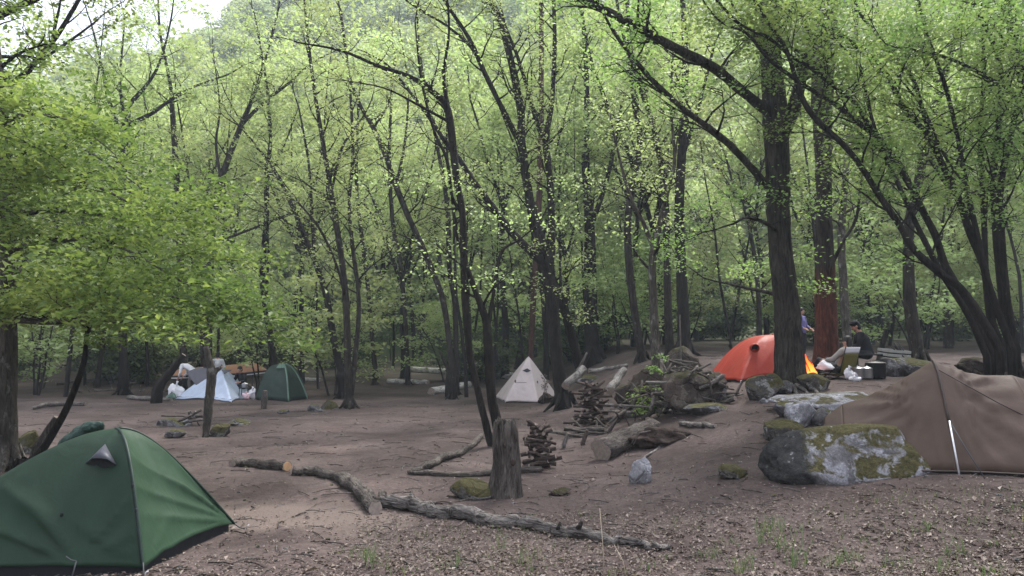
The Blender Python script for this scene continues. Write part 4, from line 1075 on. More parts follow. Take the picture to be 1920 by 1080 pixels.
# firewood stacks: every stick a piece of its stack
STK = []
for i in range(5):
    r_ = np.random.default_rng(500 + i); mb = MB(); L = .5 + .07 * i
    mb.tube([[0, 0, -L / 2], [r_.normal(0, .015), r_.normal(0, .012), -L / 6], [r_.normal(0, .015), r_.normal(0, .012), L / 6], [0, 0, L / 2]],
            np.array([.95, 1, 1, .9]) * (.024 + .005 * (i % 3)), 7, 0, True, .08, r_, capmi=1)
    STK.append(mb.mesh('stick', [MT['firewood'], MT['cutgrey']]))
def stick(parent, loc, rot, sc, i):
    o = bpy.data.objects.new('stick', STK[i % 5]); C.objects.link(o); o.parent = parent
    from mathutils import Euler
    o.location, o.rotation_euler, o.scale = loc, (Euler(rot).to_matrix() @ Matrix.Rotation(R(90), 3, 'Y')).to_euler(), (1, 1, sc); return o
def wood_stack(label, px, py, w, h, seed, spread=1.):
    p = gp(px, py); s = p.y / F; r_ = np.random.default_rng(seed); W, H = w * s, h * s
    e = empty('firewood_stack', (p.x, p.y + .25, g(p.x, p.y + .25)), label, 'firewood')
    z = .02
    while z < H:
        f = 1 - .45 * (z / H)
        for j in range(3):
            x = r_.normal(0, .05 * W)
            stick(e, (x, -.2 + .17 * j + r_.normal(0, .03), z + r_.normal(0, .008)), (r_.normal(0, .3), r_.normal(0, .11 * spread), r_.normal(0, .30 * spread)), W * f / .62 * r_.uniform(.45, 1.35), r_.integers(5))
        z += .045
        if r_.random() < .45:
            for j in (-1, 1): stick(e, (j * W * .25 * f, -.02, z), (0, r_.normal(0, .1), 1.57 + r_.normal(0, .2)), .8, r_.integers(5))
            z += .045
    return e
wood_stack('tall untidy firewood stack of thin dark sticks beside the mound', 1112, 806, 76, 84, 1, 2.2)
wood_stack('smaller firewood stack right behind the grey stump', 1012, 882, 66, 78, 2, 1.5)
def brush_pile(label, px, py, w, h, n, seed, d=None, name='brushwood_pile', bark=None):
    p = gp(px, py) if d is None else Vector((at(px, py, d).x, d, g(at(px, py, d).x, d))); s = p.y / F; r_ = np.random.default_rng(seed)
    e = empty(name, p, label, 'brushwood')
    for i in range(n):
        x = r_.uniform(-.5, .5) * w * s; hh = h * s * (1 - (2 * abs(x) / (w * s)) ** 1.6)
        L = r_.uniform(.4, 1.1); z = r_.uniform(.1, 1) * hh; a = r_.uniform(0, 6.28); b = r_.normal(0, .45)
        dv = np.array([math.cos(a) * math.cos(b), math.sin(a) * math.cos(b) * .6, math.sin(b)]) * L / 2; c = np.array([x, r_.uniform(-.1, .6), z])
        mb = MB(); rr = r_.uniform(.012, .045)
        P = [c - dv, c + r_.normal(0, .05, 3), c + dv]; q, loc = align(np.array(P), c)
        mb.tube(loc(P), [rr, rr * .9, rr * .6], 6, 0, True, .08, r_, capmi=1)
        ob = mb.build('stick', [MT[bark or ('deadpale' if r_.random() < .35 else 'deadwood')], MT['cutgrey']], e); ob.location = c; ob.rotation_euler = q.to_euler()
    return e
brush_pile('tangled heap of dead wood and bark on top of the mound', 1300, 742, 130, 92, 46, 11, d=gp(1300, 776).y + .45)
brush_pile('dark dead branches and bark heaped over the front of the mound', 1250, 772, 190, 66, 44, 17, d=gp(1260, 776).y - .15)
brush_pile('snarl of roots and broken wood at the right side of the mound', 1335, 762, 80, 56, 24, 18)
brush_pile('pale dead sticks lying over the earthy boulder', 1290, 700, 150, 40, 16, 12, d=19.)
brush_pile('bare roots and sticks tangled on the bank behind the brown tent', 1880, 690, 140, 52, 34, 13, d=11.6)
brush_pile('loose sticks scattered at the foot of the taller wood stack', 1120, 818, 90, 16, 14, 14)
brush_pile('few broken sticks on the dirt beyond the green tent', 345, 800, 60, 22, 8, 15)
brush_pile('driftwood-like sticks at the edge of the wood on the left', 230, 735, 200, 20, 18, 16)
# surface roots of the massive trunk
def roots():
    e = empty('exposed_roots', gp(1490, 735), 'pale exposed roots between stones below the massive trunk', 'roots')
    o = np.array(e.location); r_ = np.random.default_rng(8)
    for pts in ([(1478, 722), (1498, 730), (1512, 742), (1514, 758)], [(1490, 718), (1515, 728), (1535, 745), (1545, 752)], [(1470, 722), (1455, 735), (1450, 748)], [(1484, 725), (1492, 742), (1493, 755)]):
        P = []
        for px, py in pts: q = gp(px, py); P.append([q.x, q.y - .05, q.z + .05])
        mb = MB(); mb.tube(spline(np.array(P) - o), np.linspace(.05, .02, 4 * (len(P) - 1) + 1), 7, 0, True, .06, r_); mb.build('root', MT['deadpale'], e)
roots()

# ------------------------------------------------------------------ tents
def tent_surface(ap, H, corners, n=14, rings=26, hem=.03, folds=(), seed=0, wr=.012, pan=1.5, curve=.04, cap_=0.):
    """cloth from an apex to ground corners (x, y, profile power, hem lift); one grid per panel"""
    r_ = np.random.default_rng(seed); panels = []; ap = np.array(ap, float); zt = g(*ap) + H if len(ap) == 2 else ap[2] + H
    m = len(corners)
    for i in range(m):
        a, b = corners[i], corners[(i + 1) % m]
        S = np.linspace(0, 1, n + 1); Rr = np.linspace(0, 1, rings + 1) ** .8; V = np.zeros((rings + 1, n + 1, 3))
        mid = (np.array(a[:2]) + np.array(b[:2])) / 2 - ap[:2]; nh = nrm(mid)
        for k, s in enumerate(S):
            B = np.array(a[:2]) * (1 - s) + np.array(b[:2]) * s
            B = B - (B - ap[:2]) * curve * (1 - (2 * s - 1) ** 2) * 2
            lift = (a[3] if len(a) > 3 else hem) * (1 - s) + (b[3] if len(b) > 3 else hem) * s + hem * (1 - (2 * s - 1) ** 2)
            zb = g(B[0], B[1]) + lift; w = abs(2 * s - 1) ** 1.5
            pc = a[2] * (1 - s) + b[2] * s; p = pan * (1 - w) + pc * w
            x = ap[0] + (B[0] - ap[0]) * Rr; y = ap[1] + (B[1] - ap[1]) * Rr
            z = zb + (zt - zb) * (1 - (Rr ** p if not cap_ else ((np.sqrt(Rr ** 2 + cap_ ** 2) - cap_) / (math.sqrt(1 + cap_ ** 2) - cap_)) ** p))
            V[:, k, 0], V[:, k, 1], V[:, k, 2] = x, y, z
        env = (np.sin(np.pi * S)[None, :] ** .5) * np.sin(np.pi * np.clip(Rr, 0, 1))[:, None] ** .5
        tng = np.array([-nh[1], nh[0]]); U = V[..., :2] @ tng
        disp = wr * env * (vnoise(U * 6 + 3 * i, V[..., 2] * 2.2, seed) + .5 * vnoise(U * 14, V[..., 2] * 4, seed + 1))
        for (fi, ax, ay, az, kk, A, Ld) in folds:
            if fi != i: continue
            du = U - np.array([ax, ay]) @ tng; dz = V[..., 2] - az; dist = np.sqrt(du ** 2 + dz ** 2); an = np.arctan2(du, dz)
            disp = disp + A * env ** .6 * .7 * (1 - 2 * np.abs(np.sin(an * kk * .5 + 1.3 * vnoise(an * 3, dist * .8, 5))) ** .7) * (1.15 + 1.0 * vnoise(an * kk * .23, dist * .3, 8)) * np.exp(-dist / Ld) * np.clip(dist * 4, 0, 1)
        V[..., 0] += nh[0] * disp; V[..., 1] += nh[1] * disp; V[..., 2] += .35 * np.abs(disp)
        panels.append(V)
    return panels

def tent(name, label, ap, H, corners, mats, sleeves=(), sleeve_mat='t_black', sleeve_r=.012, inner=None, **kw):
    o = Vector((ap[0], ap[1], g(*ap)))
    e = empty(name, o, label, 'tent'); ov = np.array(o)
    pn = tent_surface(ap, H, corners, **kw)
    for i, V in enumerate(pn):
        mb = MB(); mb.grid(V - ov); ob = mb.build('fly_panel', MT[mats[i % len(mats)]], e)
        sd = ob.modifiers.new('thick', 'SOLIDIFY'); sd.thickness = .006; sd.offset = 0
    for i in sleeves:
        L = pn[i][:, 0, :] - ov; dv = L.copy(); dv[:, 2] = 0; nn = np.linalg.norm(dv, axis=1, keepdims=True); dv = dv / np.maximum(nn, 1e-6)
        L = L + dv * .006 + np.array([0, 0, .008]); mb = MB(); mb.tube(L, sleeve_r, 6); mb.build('pole_sleeve', MT[sleeve_mat], e)
    if inner:
        mb = MB(); ring = []
        for i in range(len(corners)):
            V = pn[i]; q = V[-1, :-1]; c = np.array([ap[0], ap[1]])
            for pt in q:
                xy = c + (pt[:2] - c) * .955; ring.append([xy[0], xy[1]])
        ring = np.array(ring); z0 = G(ring[:, 0], ring[:, 1])
        V = np.stack([np.column_stack([ring, z0 - .02]), np.column_stack([ring, z0 + .10])]) - ov
        mb.grid(V, closed=True); mb.build('inner_tent', MT[inner], e)
    return e, pn, ov

def cord(parent, a, b, ov, r=.004, name='guy_line', mat='cord'):
    a, b = np.array(a) - ov, np.array(b) - ov; mb = MB(); mb.tube([a, (a + b) / 2 - [0, 0, .01], b], r, 5, 0, True); return mb.build(name, MT[mat], parent)
def peg(parent, p, ov):
    p = np.array(p) - ov; mb = MB(); mb.tube([p + [0, 0, -.06], p + [.01, 0, .04], p + [.03, 0, .05]], .006, 5); return mb.build('tent_peg', MT['pole'], parent)

def green_tent():
    FR, BR, BL, FL = (-2.86, 6.10, 1.45, .05), (-2.72, 7.66, 1.0, .06), (-4.7, 7.95, 1.1, .05), (-5.0, 5.95, 1.0, .05)
    anch = at(145, 1062, 6.1)
    e, pn, ov = tent('dome_tent', 'green dome tent filling the lower left foreground', (-3.50, 6.86), 1.05,
        [FL, FR, BR, BL], ['t_green', 't_green_lit', 't_green', 't_green'], (1, 2), 't_dkgreen', .012, 't_black', n=40, rings=50, hem=.055, wr=.010, pan=1.08, curve=.02, cap_=.36, seed=4,
        folds=[(0, anch.x, anch.y, .05, 15, .042, .9), (1, BR[0], BR[1], .05, 22, .04, 1.2), (0, FR[0], FR[1], .05, 11, .02, .5), (1, FR[0], FR[1], .05, 10, .018, .5)])
    # vent hood on the door panel
    c = pn[0].reshape(-1, 3)
    def on(px, py):
        best = None
        for V in c:
            k = F / (V[1]); 
            x = V[0]; cz = V[2] - CAMZ; yy = V[1]
            cp, sp = math.cos(PITCH), math.sin(PITCH); dep = yy * cp + cz * sp; up = -yy * sp + cz * cp
            u, w = 960 + F * x / dep, 540 - F * up / dep; d2 = (u - px) ** 2 + (w - py) ** 2
            if best is None or d2 < best[0]: best = (d2, V)
        return best[1].copy()
    A, B, T, K = on(160, 868), on(221, 869), on(200, 832), on(190, 858)
    out = np.array([.05, -.13, .02])
    mb = MB(); K2 = K + out
    V = np.array([A, K2, B, T, A * .5 + K2 * .5 + [0, -.01, .02], B * .5 + K2 * .5 + [0, -.01, .02], (T + K2) / 2 + [0, -.02, .02]]) - ov + np.array([0, -.012, .004])
    mb.add(V, [[0, 4, 6], [4, 1, 6], [0, 6, 3], [1, 5, 6], [5, 2, 6], [6, 2, 3]], 0, True); hd = mb.build('vent_hood', MT['t_grey'], e)
    hd.modifiers.new('s', 'SOLIDIFY').thickness = .005
    mb = MB(); lo = on(196, 876); mb.add(np.array([A, lo, B, K2 * .35 + K * .65]) - ov + np.array([0, -.012, 0]), [[0, 1, 3], [1, 2, 3]], 0, False); mb.build('vent_opening', MT['t_black'], hd)
    # door zip, toggles, guy points
    Z = [on(250 + i * 4.0, 885 + i * 24) - ov + np.array([.0, -.012, 0]) for i in range(8)]
    mb = MB(); mb.tube(Z, .006, 5); mb.build('door_zip', MT['t_black'], e)
    for px, py in ((248, 910), (112, 965), (281, 952)):
        q = on(px, py); mb = MB(); mb.ell(q - ov + np.array([0, -.015, 0]), (.012, .01, .02)); mb.build('toggle', MT['t_black'], e)
    m = at(143, 1052, 6.03); cord(e, m, (m.x - .01, m.y - .05, g(m.x, m.y) + .01), ov, .006); cord(e, m, (m.x - .07, m.y - .02, m.z + .04), ov, .005)
    cord(e, (BR[0], BR[1], g(*BR[:2]) + .07), (BR[0] + .10, BR[1] + .03, g(BR[0], BR[1]) + .01), ov, .006); peg(e, (BR[0] + .11, BR[1] + .03, g(BR[0], BR[1])), ov)
    cord(e, (FR[0], FR[1], .08), (FR[0] + .05, FR[1] - .08, g(FR[0], FR[1])), ov, .006); peg(e, (FR[0] + .05, FR[1] - .08, g(FR[0], FR[1])), ov)
    # jacket thrown over the far side
    mb = MB(); r_ = np.random.default_rng(3)
    for px, py, d, s_ in ((118, 848, 7.2, .08), (128, 836, 7.2, .095), (140, 824, 7.2, .105), (153, 814, 7.15, .11), (166, 805, 7.1, .10), (178, 803, 7.1, .08), (150, 828, 7.15, .11)):
        q = at(px, py, d); mb.ell(q, np.array([1.25, 1.1, .62]) * s_ * r_.uniform(.9, 1.2), rot=Matrix.Rotation(R(-35), 4, 'Y'))
    o = mb.build('jacket', MT['black'], None, at(150, 828, 7.25)); rm = o.modifiers.new('r', 'REMESH'); rm.mode = 'VOXEL'; rm.voxel_size = .018
    tx = bpy.data.textures.new('crumple', 'CLOUDS'); tx.noise_scale = .07; dm = o.modifiers.new('d', 'DISPLACE'); dm.texture = tx; dm.strength = .05
    o.data.materials[0] = MT['jacket']; tag(o, 'crumpled dark green jacket thrown over the back of the green tent', 'jacket')
MT['jacket'] = m_cloth('jacket_dark_green', (.02, .04, .032), .7, 0.)
green_tent()

def blue_tent():
    a, b, c = gp(328, 749), gp(434, 755), gp(459, 748); ap = at(412, 690, a.y + 1.0)
    H = ap.z - g(ap.x, ap.y)
    e, pn, ov = tent('dome_tent', 'pale blue-white tent behind the crooked forked post', (ap.x, ap.y), H,
        [(a.x, a.y, 1.15), (b.x, b.y, 1.35), (c.x, c.y + .4, 1.4), (c.x - .4, c.y + 2.0, 1.4), (a.x + .5, a.y + 1.9, 1.3)], ['t_blue'], (), n=20, rings=24, hem=.02, wr=.02, pan=1.25, seed=6, inner='t_grey',
        folds=[(0, b.x, b.y, 0, 14, .03, .8), (0, a.x, a.y, 0, 14, .03, .8)])
    for i, q in enumerate((a, b)): peg(e, (q.x, q.y - .05, g(q.x, q.y)), ov)
    # grey cloth hung over its front
    d = a.y + .15
    T = [at(349, 698, d + .5), at(372, 690, d + .6), at(400, 692, d + .6), at(434, 694, d + .5)]
    rows = 9; V = np.zeros((rows, 13, 3)); tip = np.array(at(373, 728, d + .12))
    top = spline(np.array([np.array(t) for t in T]), 4)
    for j in range(rows):
        f = j / (rows - 1); V[j] = top * (1 - f) + tip * f; V[j, :, 1] -= .06 * math.sin(math.pi * f); V[j, :, 1] += .03 * np.sin(np.linspace(0, 14, 13)) * (1 - f)
    mb = MB(); mb.grid(V); o = mb.build('grey_cloth', MT['grey_cloth'], None, at(385, 700, d + .4)); o.modifiers.new('s', 'SOLIDIFY').thickness = .01
    tag(o, 'dark grey pointed cloth draped over the top of the pale blue tent', 'cloth')
blue_tent()

def dark_tent():
    a, b, c = gp(479, 750), gp(541, 754), gp(572, 749); ap = at(528, 683, a.y + .8)
    e, pn, ov = tent('dome_tent', 'tall narrow dark green tent with a pale sage flap', (ap.x, ap.y), ap.z - g(ap.x, ap.y),
        [(a.x, a.y, 2.6), (b.x, b.y, 2.6), (c.x, c.y + .3, 1.7), (c.x - .3, c.y + 1.5, 2.2), (a.x + .2, a.y + 1.5, 2.6)], ['t_dkgreen', 't_dkgreen', 't_dkgreen'], (1, 2), 't_sage', .03, 't_black', n=20, rings=26, hem=.02, wr=.03, pan=2.3, cap_=.25, seed=9,
        folds=[(0, b.x, b.y, 0, 9, .03, .8)])
    V = pn[0]; fl = V[2:12, 8:21] - ov; fl = fl.copy(); fl[..., 1] -= .03 + .05 * np.linspace(0, 1, 13)[None, :]; fl[:, 0, 2] -= .03
    mb = MB(); mb.grid(fl); o = mb.build('door_flap', MT['t_sage'], e); o.modifiers.new('s', 'SOLIDIFY').thickness = .006; tag(o, 'pale sage folded-back door flap')
dark_tent()

def tipi():
    pts = [(928, 746), (947, 755), (1009, 755), (1044, 742)]; q = [gp(*p) for p in pts]; cyy = q[1].y + 1.15; ap = at(991, 668, cyy)
    cs = [(p.x, p.y, 1.06) for p in q] + [(q[3].x - .35, q[1].y + 2.3, 1.06), (q[0].x + .35, q[1].y + 2.3, 1.06)]
    e, pn, ov = tent('tipi_tent', 'cream pyramid tipi tent in the middle of the clearing', (ap.x, ap.y), ap.z - g(ap.x, ap.y), cs, ['t_cream'], (), n=14, rings=22, hem=.02, wr=.012, pan=1.1, curve=.03, seed=2,
        folds=[(1, q[1].x, q[1].y, 0, 14, .012, .9), (1, q[2].x, q[2].y, 0, 14, .014, .9)])
    def fr(px, py, off=.03):
        v = min((v for P in pn[:3] for v in P.reshape(-1, 3)), key=lambda v: (960 + F * v[0] / (v[1] * math.cos(PITCH) + (v[2] - CAMZ) * math.sin(PITCH)) - px) ** 2 + (540 - F * ((v[2] - CAMZ) * math.cos(PITCH) - v[1] * math.sin(PITCH)) / (v[1] * math.cos(PITCH) + (v[2] - CAMZ) * math.sin(PITCH)) - py) ** 2)
        return v - ov + np.array([0, -off, 0])
    mb = MB(); A, B, T = fr(979, 694), fr(996, 694), fr(988, 691, .10); K = fr(988, 699, .02)
    mb.add(np.array([A, T, B, K]), [[0, 3, 1], [1, 3, 2]], 0, False); mb.build('vent_hood', MT['t_grey'], e).modifiers.new('s', 'SOLIDIFY').thickness = .006
    for px, py in ((965, 716), (1008, 718)):
        mb = MB(); mb.ell(fr(px, py), (.03, .02, .06)); mb.build('toggle', MT['jeans'], e)
    mb = MB(); mb.tube([fr(968, 717, .01), fr(985, 715.5, .012), fr(1006, 717, .01)], .006, 4); mb.build('seam', MT['jeans'], e)
    for p in q: peg(e, (p.x, p.y - .04, g(p.x, p.y)), ov)
    cord(e, (q[1].x, q[1].y, .05 + g(q[1].x, q[1].y)), (q[0].x + .1, q[1].y - .4, g(q[0].x + .1, q[1].y - .4)), ov, .008)
    # withered weed standing in front of it
    p = gp(1022, 757); gr = Grow(66, .07, 6, .05, .05); gr.dress([[0, 0, 0], [0, 0, .25], [.02, 0, .5], [0, 0, .72]], [.012, .01, .008, .005], .3, .07, (.12, .25), 1, 3, .6)
    w = empty('withered_weed', p, 'withered brown weed standing in front of the tipi', 'plant'); mb = MB()
    for dx in (-.06, .07): mb.tube([[dx, 0, -.02], [dx * .6, 0, .3], [0, 0, .7]], [.014, .01, .006], 5)
    mb.build('stem', MT['deadwood'], w); gr.crown(MT['deadwood'], MT['litter'], w, 'dry_leaves')
tipi()

def orange_tent():
    a, b, c = gp(1343, 702), gp(1400, 724), gp(1546, 712); b = Vector((b.x, 16.2, g(b.x, 16.2))); 
    a = Vector((at(1343, 702, 17.4).x, 17.4, 0)); c = Vector((at(1536, 700, 17.0).x, 17.0, 0)); ap = at(1447, 628, 17.7)
    e, pn, ov = tent('dome_tent', 'bright orange dome tent behind the massive trunk', (ap.x, ap.y), ap.z - g(ap.x, ap.y),
        [(a.x, a.y, 1.5), (b.x, b.y, 1.35), (c.x, c.y, 1.25), (c.x - .3, c.y + 1.6, 1.5), (a.x + .3, a.y + 1.6, 1.5)], ['t_orange'], (2,), 't_orange', .02, 't_black', n=24, rings=28, hem=.03, wr=.012, pan=1.45, cap_=.5, curve=0.0, seed=3,
        folds=[(1, b.x, b.y, g(b.x, b.y), 13, .03, .8), (0, b.x, b.y, g(b.x, b.y), 11, .02, .6)])
    V = min((v for P in pn[:2] for v in P.reshape(-1, 3)), key=lambda v: (960 + F * v[0] / v[1] - 1412) ** 2 + (650 - F * (v[2] - CAMZ) / v[1] - 652) ** 2)
    q = V - ov; mb = MB()
    mb.tube([q + [0, .08, .02], q + [0, -.03, .02], q + [0, -.14, .0]], [.07, .09, .095], 14, 0, False); h = mb.build('vent_hood', MT['t_orange'], e); h.modifiers.new('s', 'SOLIDIFY').thickness = .01
    mb = MB(); mb.tube([q + [0, -.02, .02], q + [0, -.04, .02]], .088, 14); mb.build('vent_opening', MT['t_black'], h)
    peg(e, (b.x, b.y, g(b.x, b.y)), ov)
orange_tent()

def brown_tent():
    # ridge sections from the foot end (left) over the hoop to the far end (right): near hem, top, far hem
    hb = gp(1796, 889)
    S = [((3.74, 9.3), (3.95, 9.8), (4.3, 10.7), .50), ((3.9, 9.1), (4.15, 9.75), (4.6, 10.7), .66), (hb.xy[:], (5.04, 9.25), (5.5, 10.3), 1.17),
         ((5.75, 8.35), (5.95, 9.2), (6.3, 10.2), .98), ((6.5, 8.6), (6.7, 9.4), (6.9, 10.3), .88), ((7.4, 9.0), (7.5, 9.7), (7.6, 10.4), .45)]
    o = Vector((hb.x + .3, hb.y + .8, g(hb.x + .3, hb.y + .8))); ov = np.array(o)
    e = empty('tunnel_tent', o, 'brown tunnel tent with a front pole at the right edge', 'tent')
    nt = 44
    def arch(sec):
        a, t, b, H = sec; T = np.linspace(0, 1, nt + 1); out = []
        za, zb = g(*a) + .03, g(*b) + .03; zt = g(*t) + H
        for u in T:
            if u < .5: f = u * 2; w = 1 - (1 - f) ** 1.25; xy = np.array(a) * (1 - w) + np.array(t) * w; z = za + (zt - za) * (math.sin(f * math.pi / 2) ** .92)
            else: f = (1 - u) * 2; w = 1 - (1 - f) ** 1.25; xy = np.array(b) * (1 - w) + np.array(t) * w; z = zb + (zt - zb) * (math.sin(f * math.pi / 2) ** .92)
            out.append([xy[0], xy[1], z])
        return np.array(out)
    K = [arch(s) for s in S]
    def loft(A, B, n, sag, seed, fold):
        V = np.zeros((n + 1, nt + 1, 3))
        for i in range(n + 1):
            f = i / n; V[i] = A * (1 - f) + B * f
            c = (A.mean(0) + B.mean(0)) / 2; V[i][:, 2] -= sag * math.sin(math.pi * f) * np.sin(np.linspace(0, math.pi, nt + 1)); V[i][:, 1] += sag * .5 * math.sin(math.pi * f) * np.linspace(1, -1, nt + 1)
        X, Z = V[..., 0], V[..., 2]; env = np.sin(np.linspace(0, math.pi, n + 1))[:, None] ** .6
        dsp = .016 * vnoise(X * 3, Z * 6, seed) * env
        for (ax, az, k, amp, Ld) in fold:
            du, dz = X - ax, Z - az; dist = np.sqrt(du ** 2 + dz ** 2); an = np.arctan2(dz, du)
            dsp = dsp + amp * env * .7 * (1 - 2 * np.abs(np.sin(an * k * .5 + vnoise(an * 4, dist, seed))) ** .7) * (.85 + .8 * vnoise(an * k * .23, dist * .3, 8)) * np.exp(-dist / Ld) * np.clip(dist * 3, 0, 1)
        V[..., 1] -= dsp; V[..., 2] += .5 * dsp
        return V
    zt = g(5.04, 9.25) + 1.17
    for A, B, n, sag, fd in ((K[0], K[1], 10, .0, ()), (K[1], K[2], 34, .05, ((hb.x, zt - .45, 21, .05, 1.1), (5.1, zt - .1, 15, .03, .8))), (K[2], K[3], 34, .06, ((5.0, zt - .35, 21, .034, 1.0), (5.2, zt, 12, .026, .8))),
                             (K[3], K[4], 24, .05, ((5.0, zt - .3, 21, .034, 1.4),)), (K[4], K[5], 12, .03, ())):
        mb = MB(); mb.grid(loft(A, B, n, sag, int(n), fd) - ov); ob = mb.build('fly_panel', MT['t_brown'], e); ob.modifiers.new('s', 'SOLIDIFY').thickness = .006
    for Ke in (K[0], K[5]):
        c = Ke[[0, -1]].mean(0); mb = MB(); mb.grid(np.stack([Ke, np.tile(c, (nt + 1, 1))]) - ov); mb.build('end_panel', MT['t_brown'], e)
    mb = MB(); mb.tube(K[2][6:] - ov + np.array([0, -.012, .008]), .017, 7); mb.build('pole_sleeve', MT['t_browndk'], e)
    p0 = np.array([hb.x + .0, hb.y - .03, hb.z - .02]); p1 = K[2][6] + [0, -.02, 0]
    mb = MB(); mb.tube([p0 - ov, p1 - ov], .011, 8); mb.build('front_pole', MT['pole'], e)
    cord(e, p1, (hb.x + .16, hb.y - .22, g(hb.x + .16, hb.y - .22)), ov, .006)
    a = K[2][16] + [.02, -.02, 0]; b = K[3][7] + [.25, -.03, -.1]; mb = MB(); mb.tube([a - ov, (a + b) / 2 - ov + [0, -.03, -.03], b - ov], .007, 5); mb.build('guy_line', MT['t_browndk'], e)
    mb = MB(); hem = np.concatenate([[k[0]] for k in K[1:]]) - ov; mb.tube(spline(hem, 6), .010, 5); mb.build('hem_cord', MT['t_browndk'], e)
brown_tent()

def tarp():
    d = 32.0
    q = [at(322, 706, d - 1), at(432, 702, d - 1), at(503, 695, d - 1)]; t = [at(335, 692, d + .8), at(432, 684, d + .8), at(474, 679, d + .8)]
    bk = [Vector((p.x, p.y + 1.8, p.z - .45)) for p in t]
    V = np.array([spline(np.array([np.array(p) for p in r]), 6) for r in (q, [(a + b) / 2 + Vector((0, 0, .05)) for a, b in zip(q, t)], t, bk)])
    o = Vector((V[0, :, 0].mean(), d, g(V[0, :, 0].mean(), d))); ov = np.array(o)
    e = empty('tarp_shelter', o, 'low peach-coloured tarp shelter behind the pale blue tent', 'tarp')
    mb = MB(); mb.grid(V - ov); mb.build('sheet', MT['peach'], e).modifiers.new('s', 'SOLIDIFY').thickness = .01
    mb = MB(); mb.tube(V[0] - ov, .035, 6); mb.build('front_rail', MT['blackmetal'], e)
    mb = MB(); mb.tube(V[0] - ov + np.array([0, -.02, -.07]), .02, 6); mb.build('edge_cord', MT['white'], e)
    for P in (V[0, 0], V[0, 6], V[0, -1], V[2, 6], V[2, -1], V[2, 0]):
        mb = MB(); mb.tube([P - ov, [P[0] - ov[0], P[1] - ov[1], g(P[0], P[1]) - .05 - ov[2]]], .018, 6); mb.build('pole', MT['blackmetal'], e)
    for a, b in (((455, 684), (520, 650)), ((440, 676), (500, 655))): cord(e, at(*a, d), at(*b, d + .8), ov, .012)
tarp()

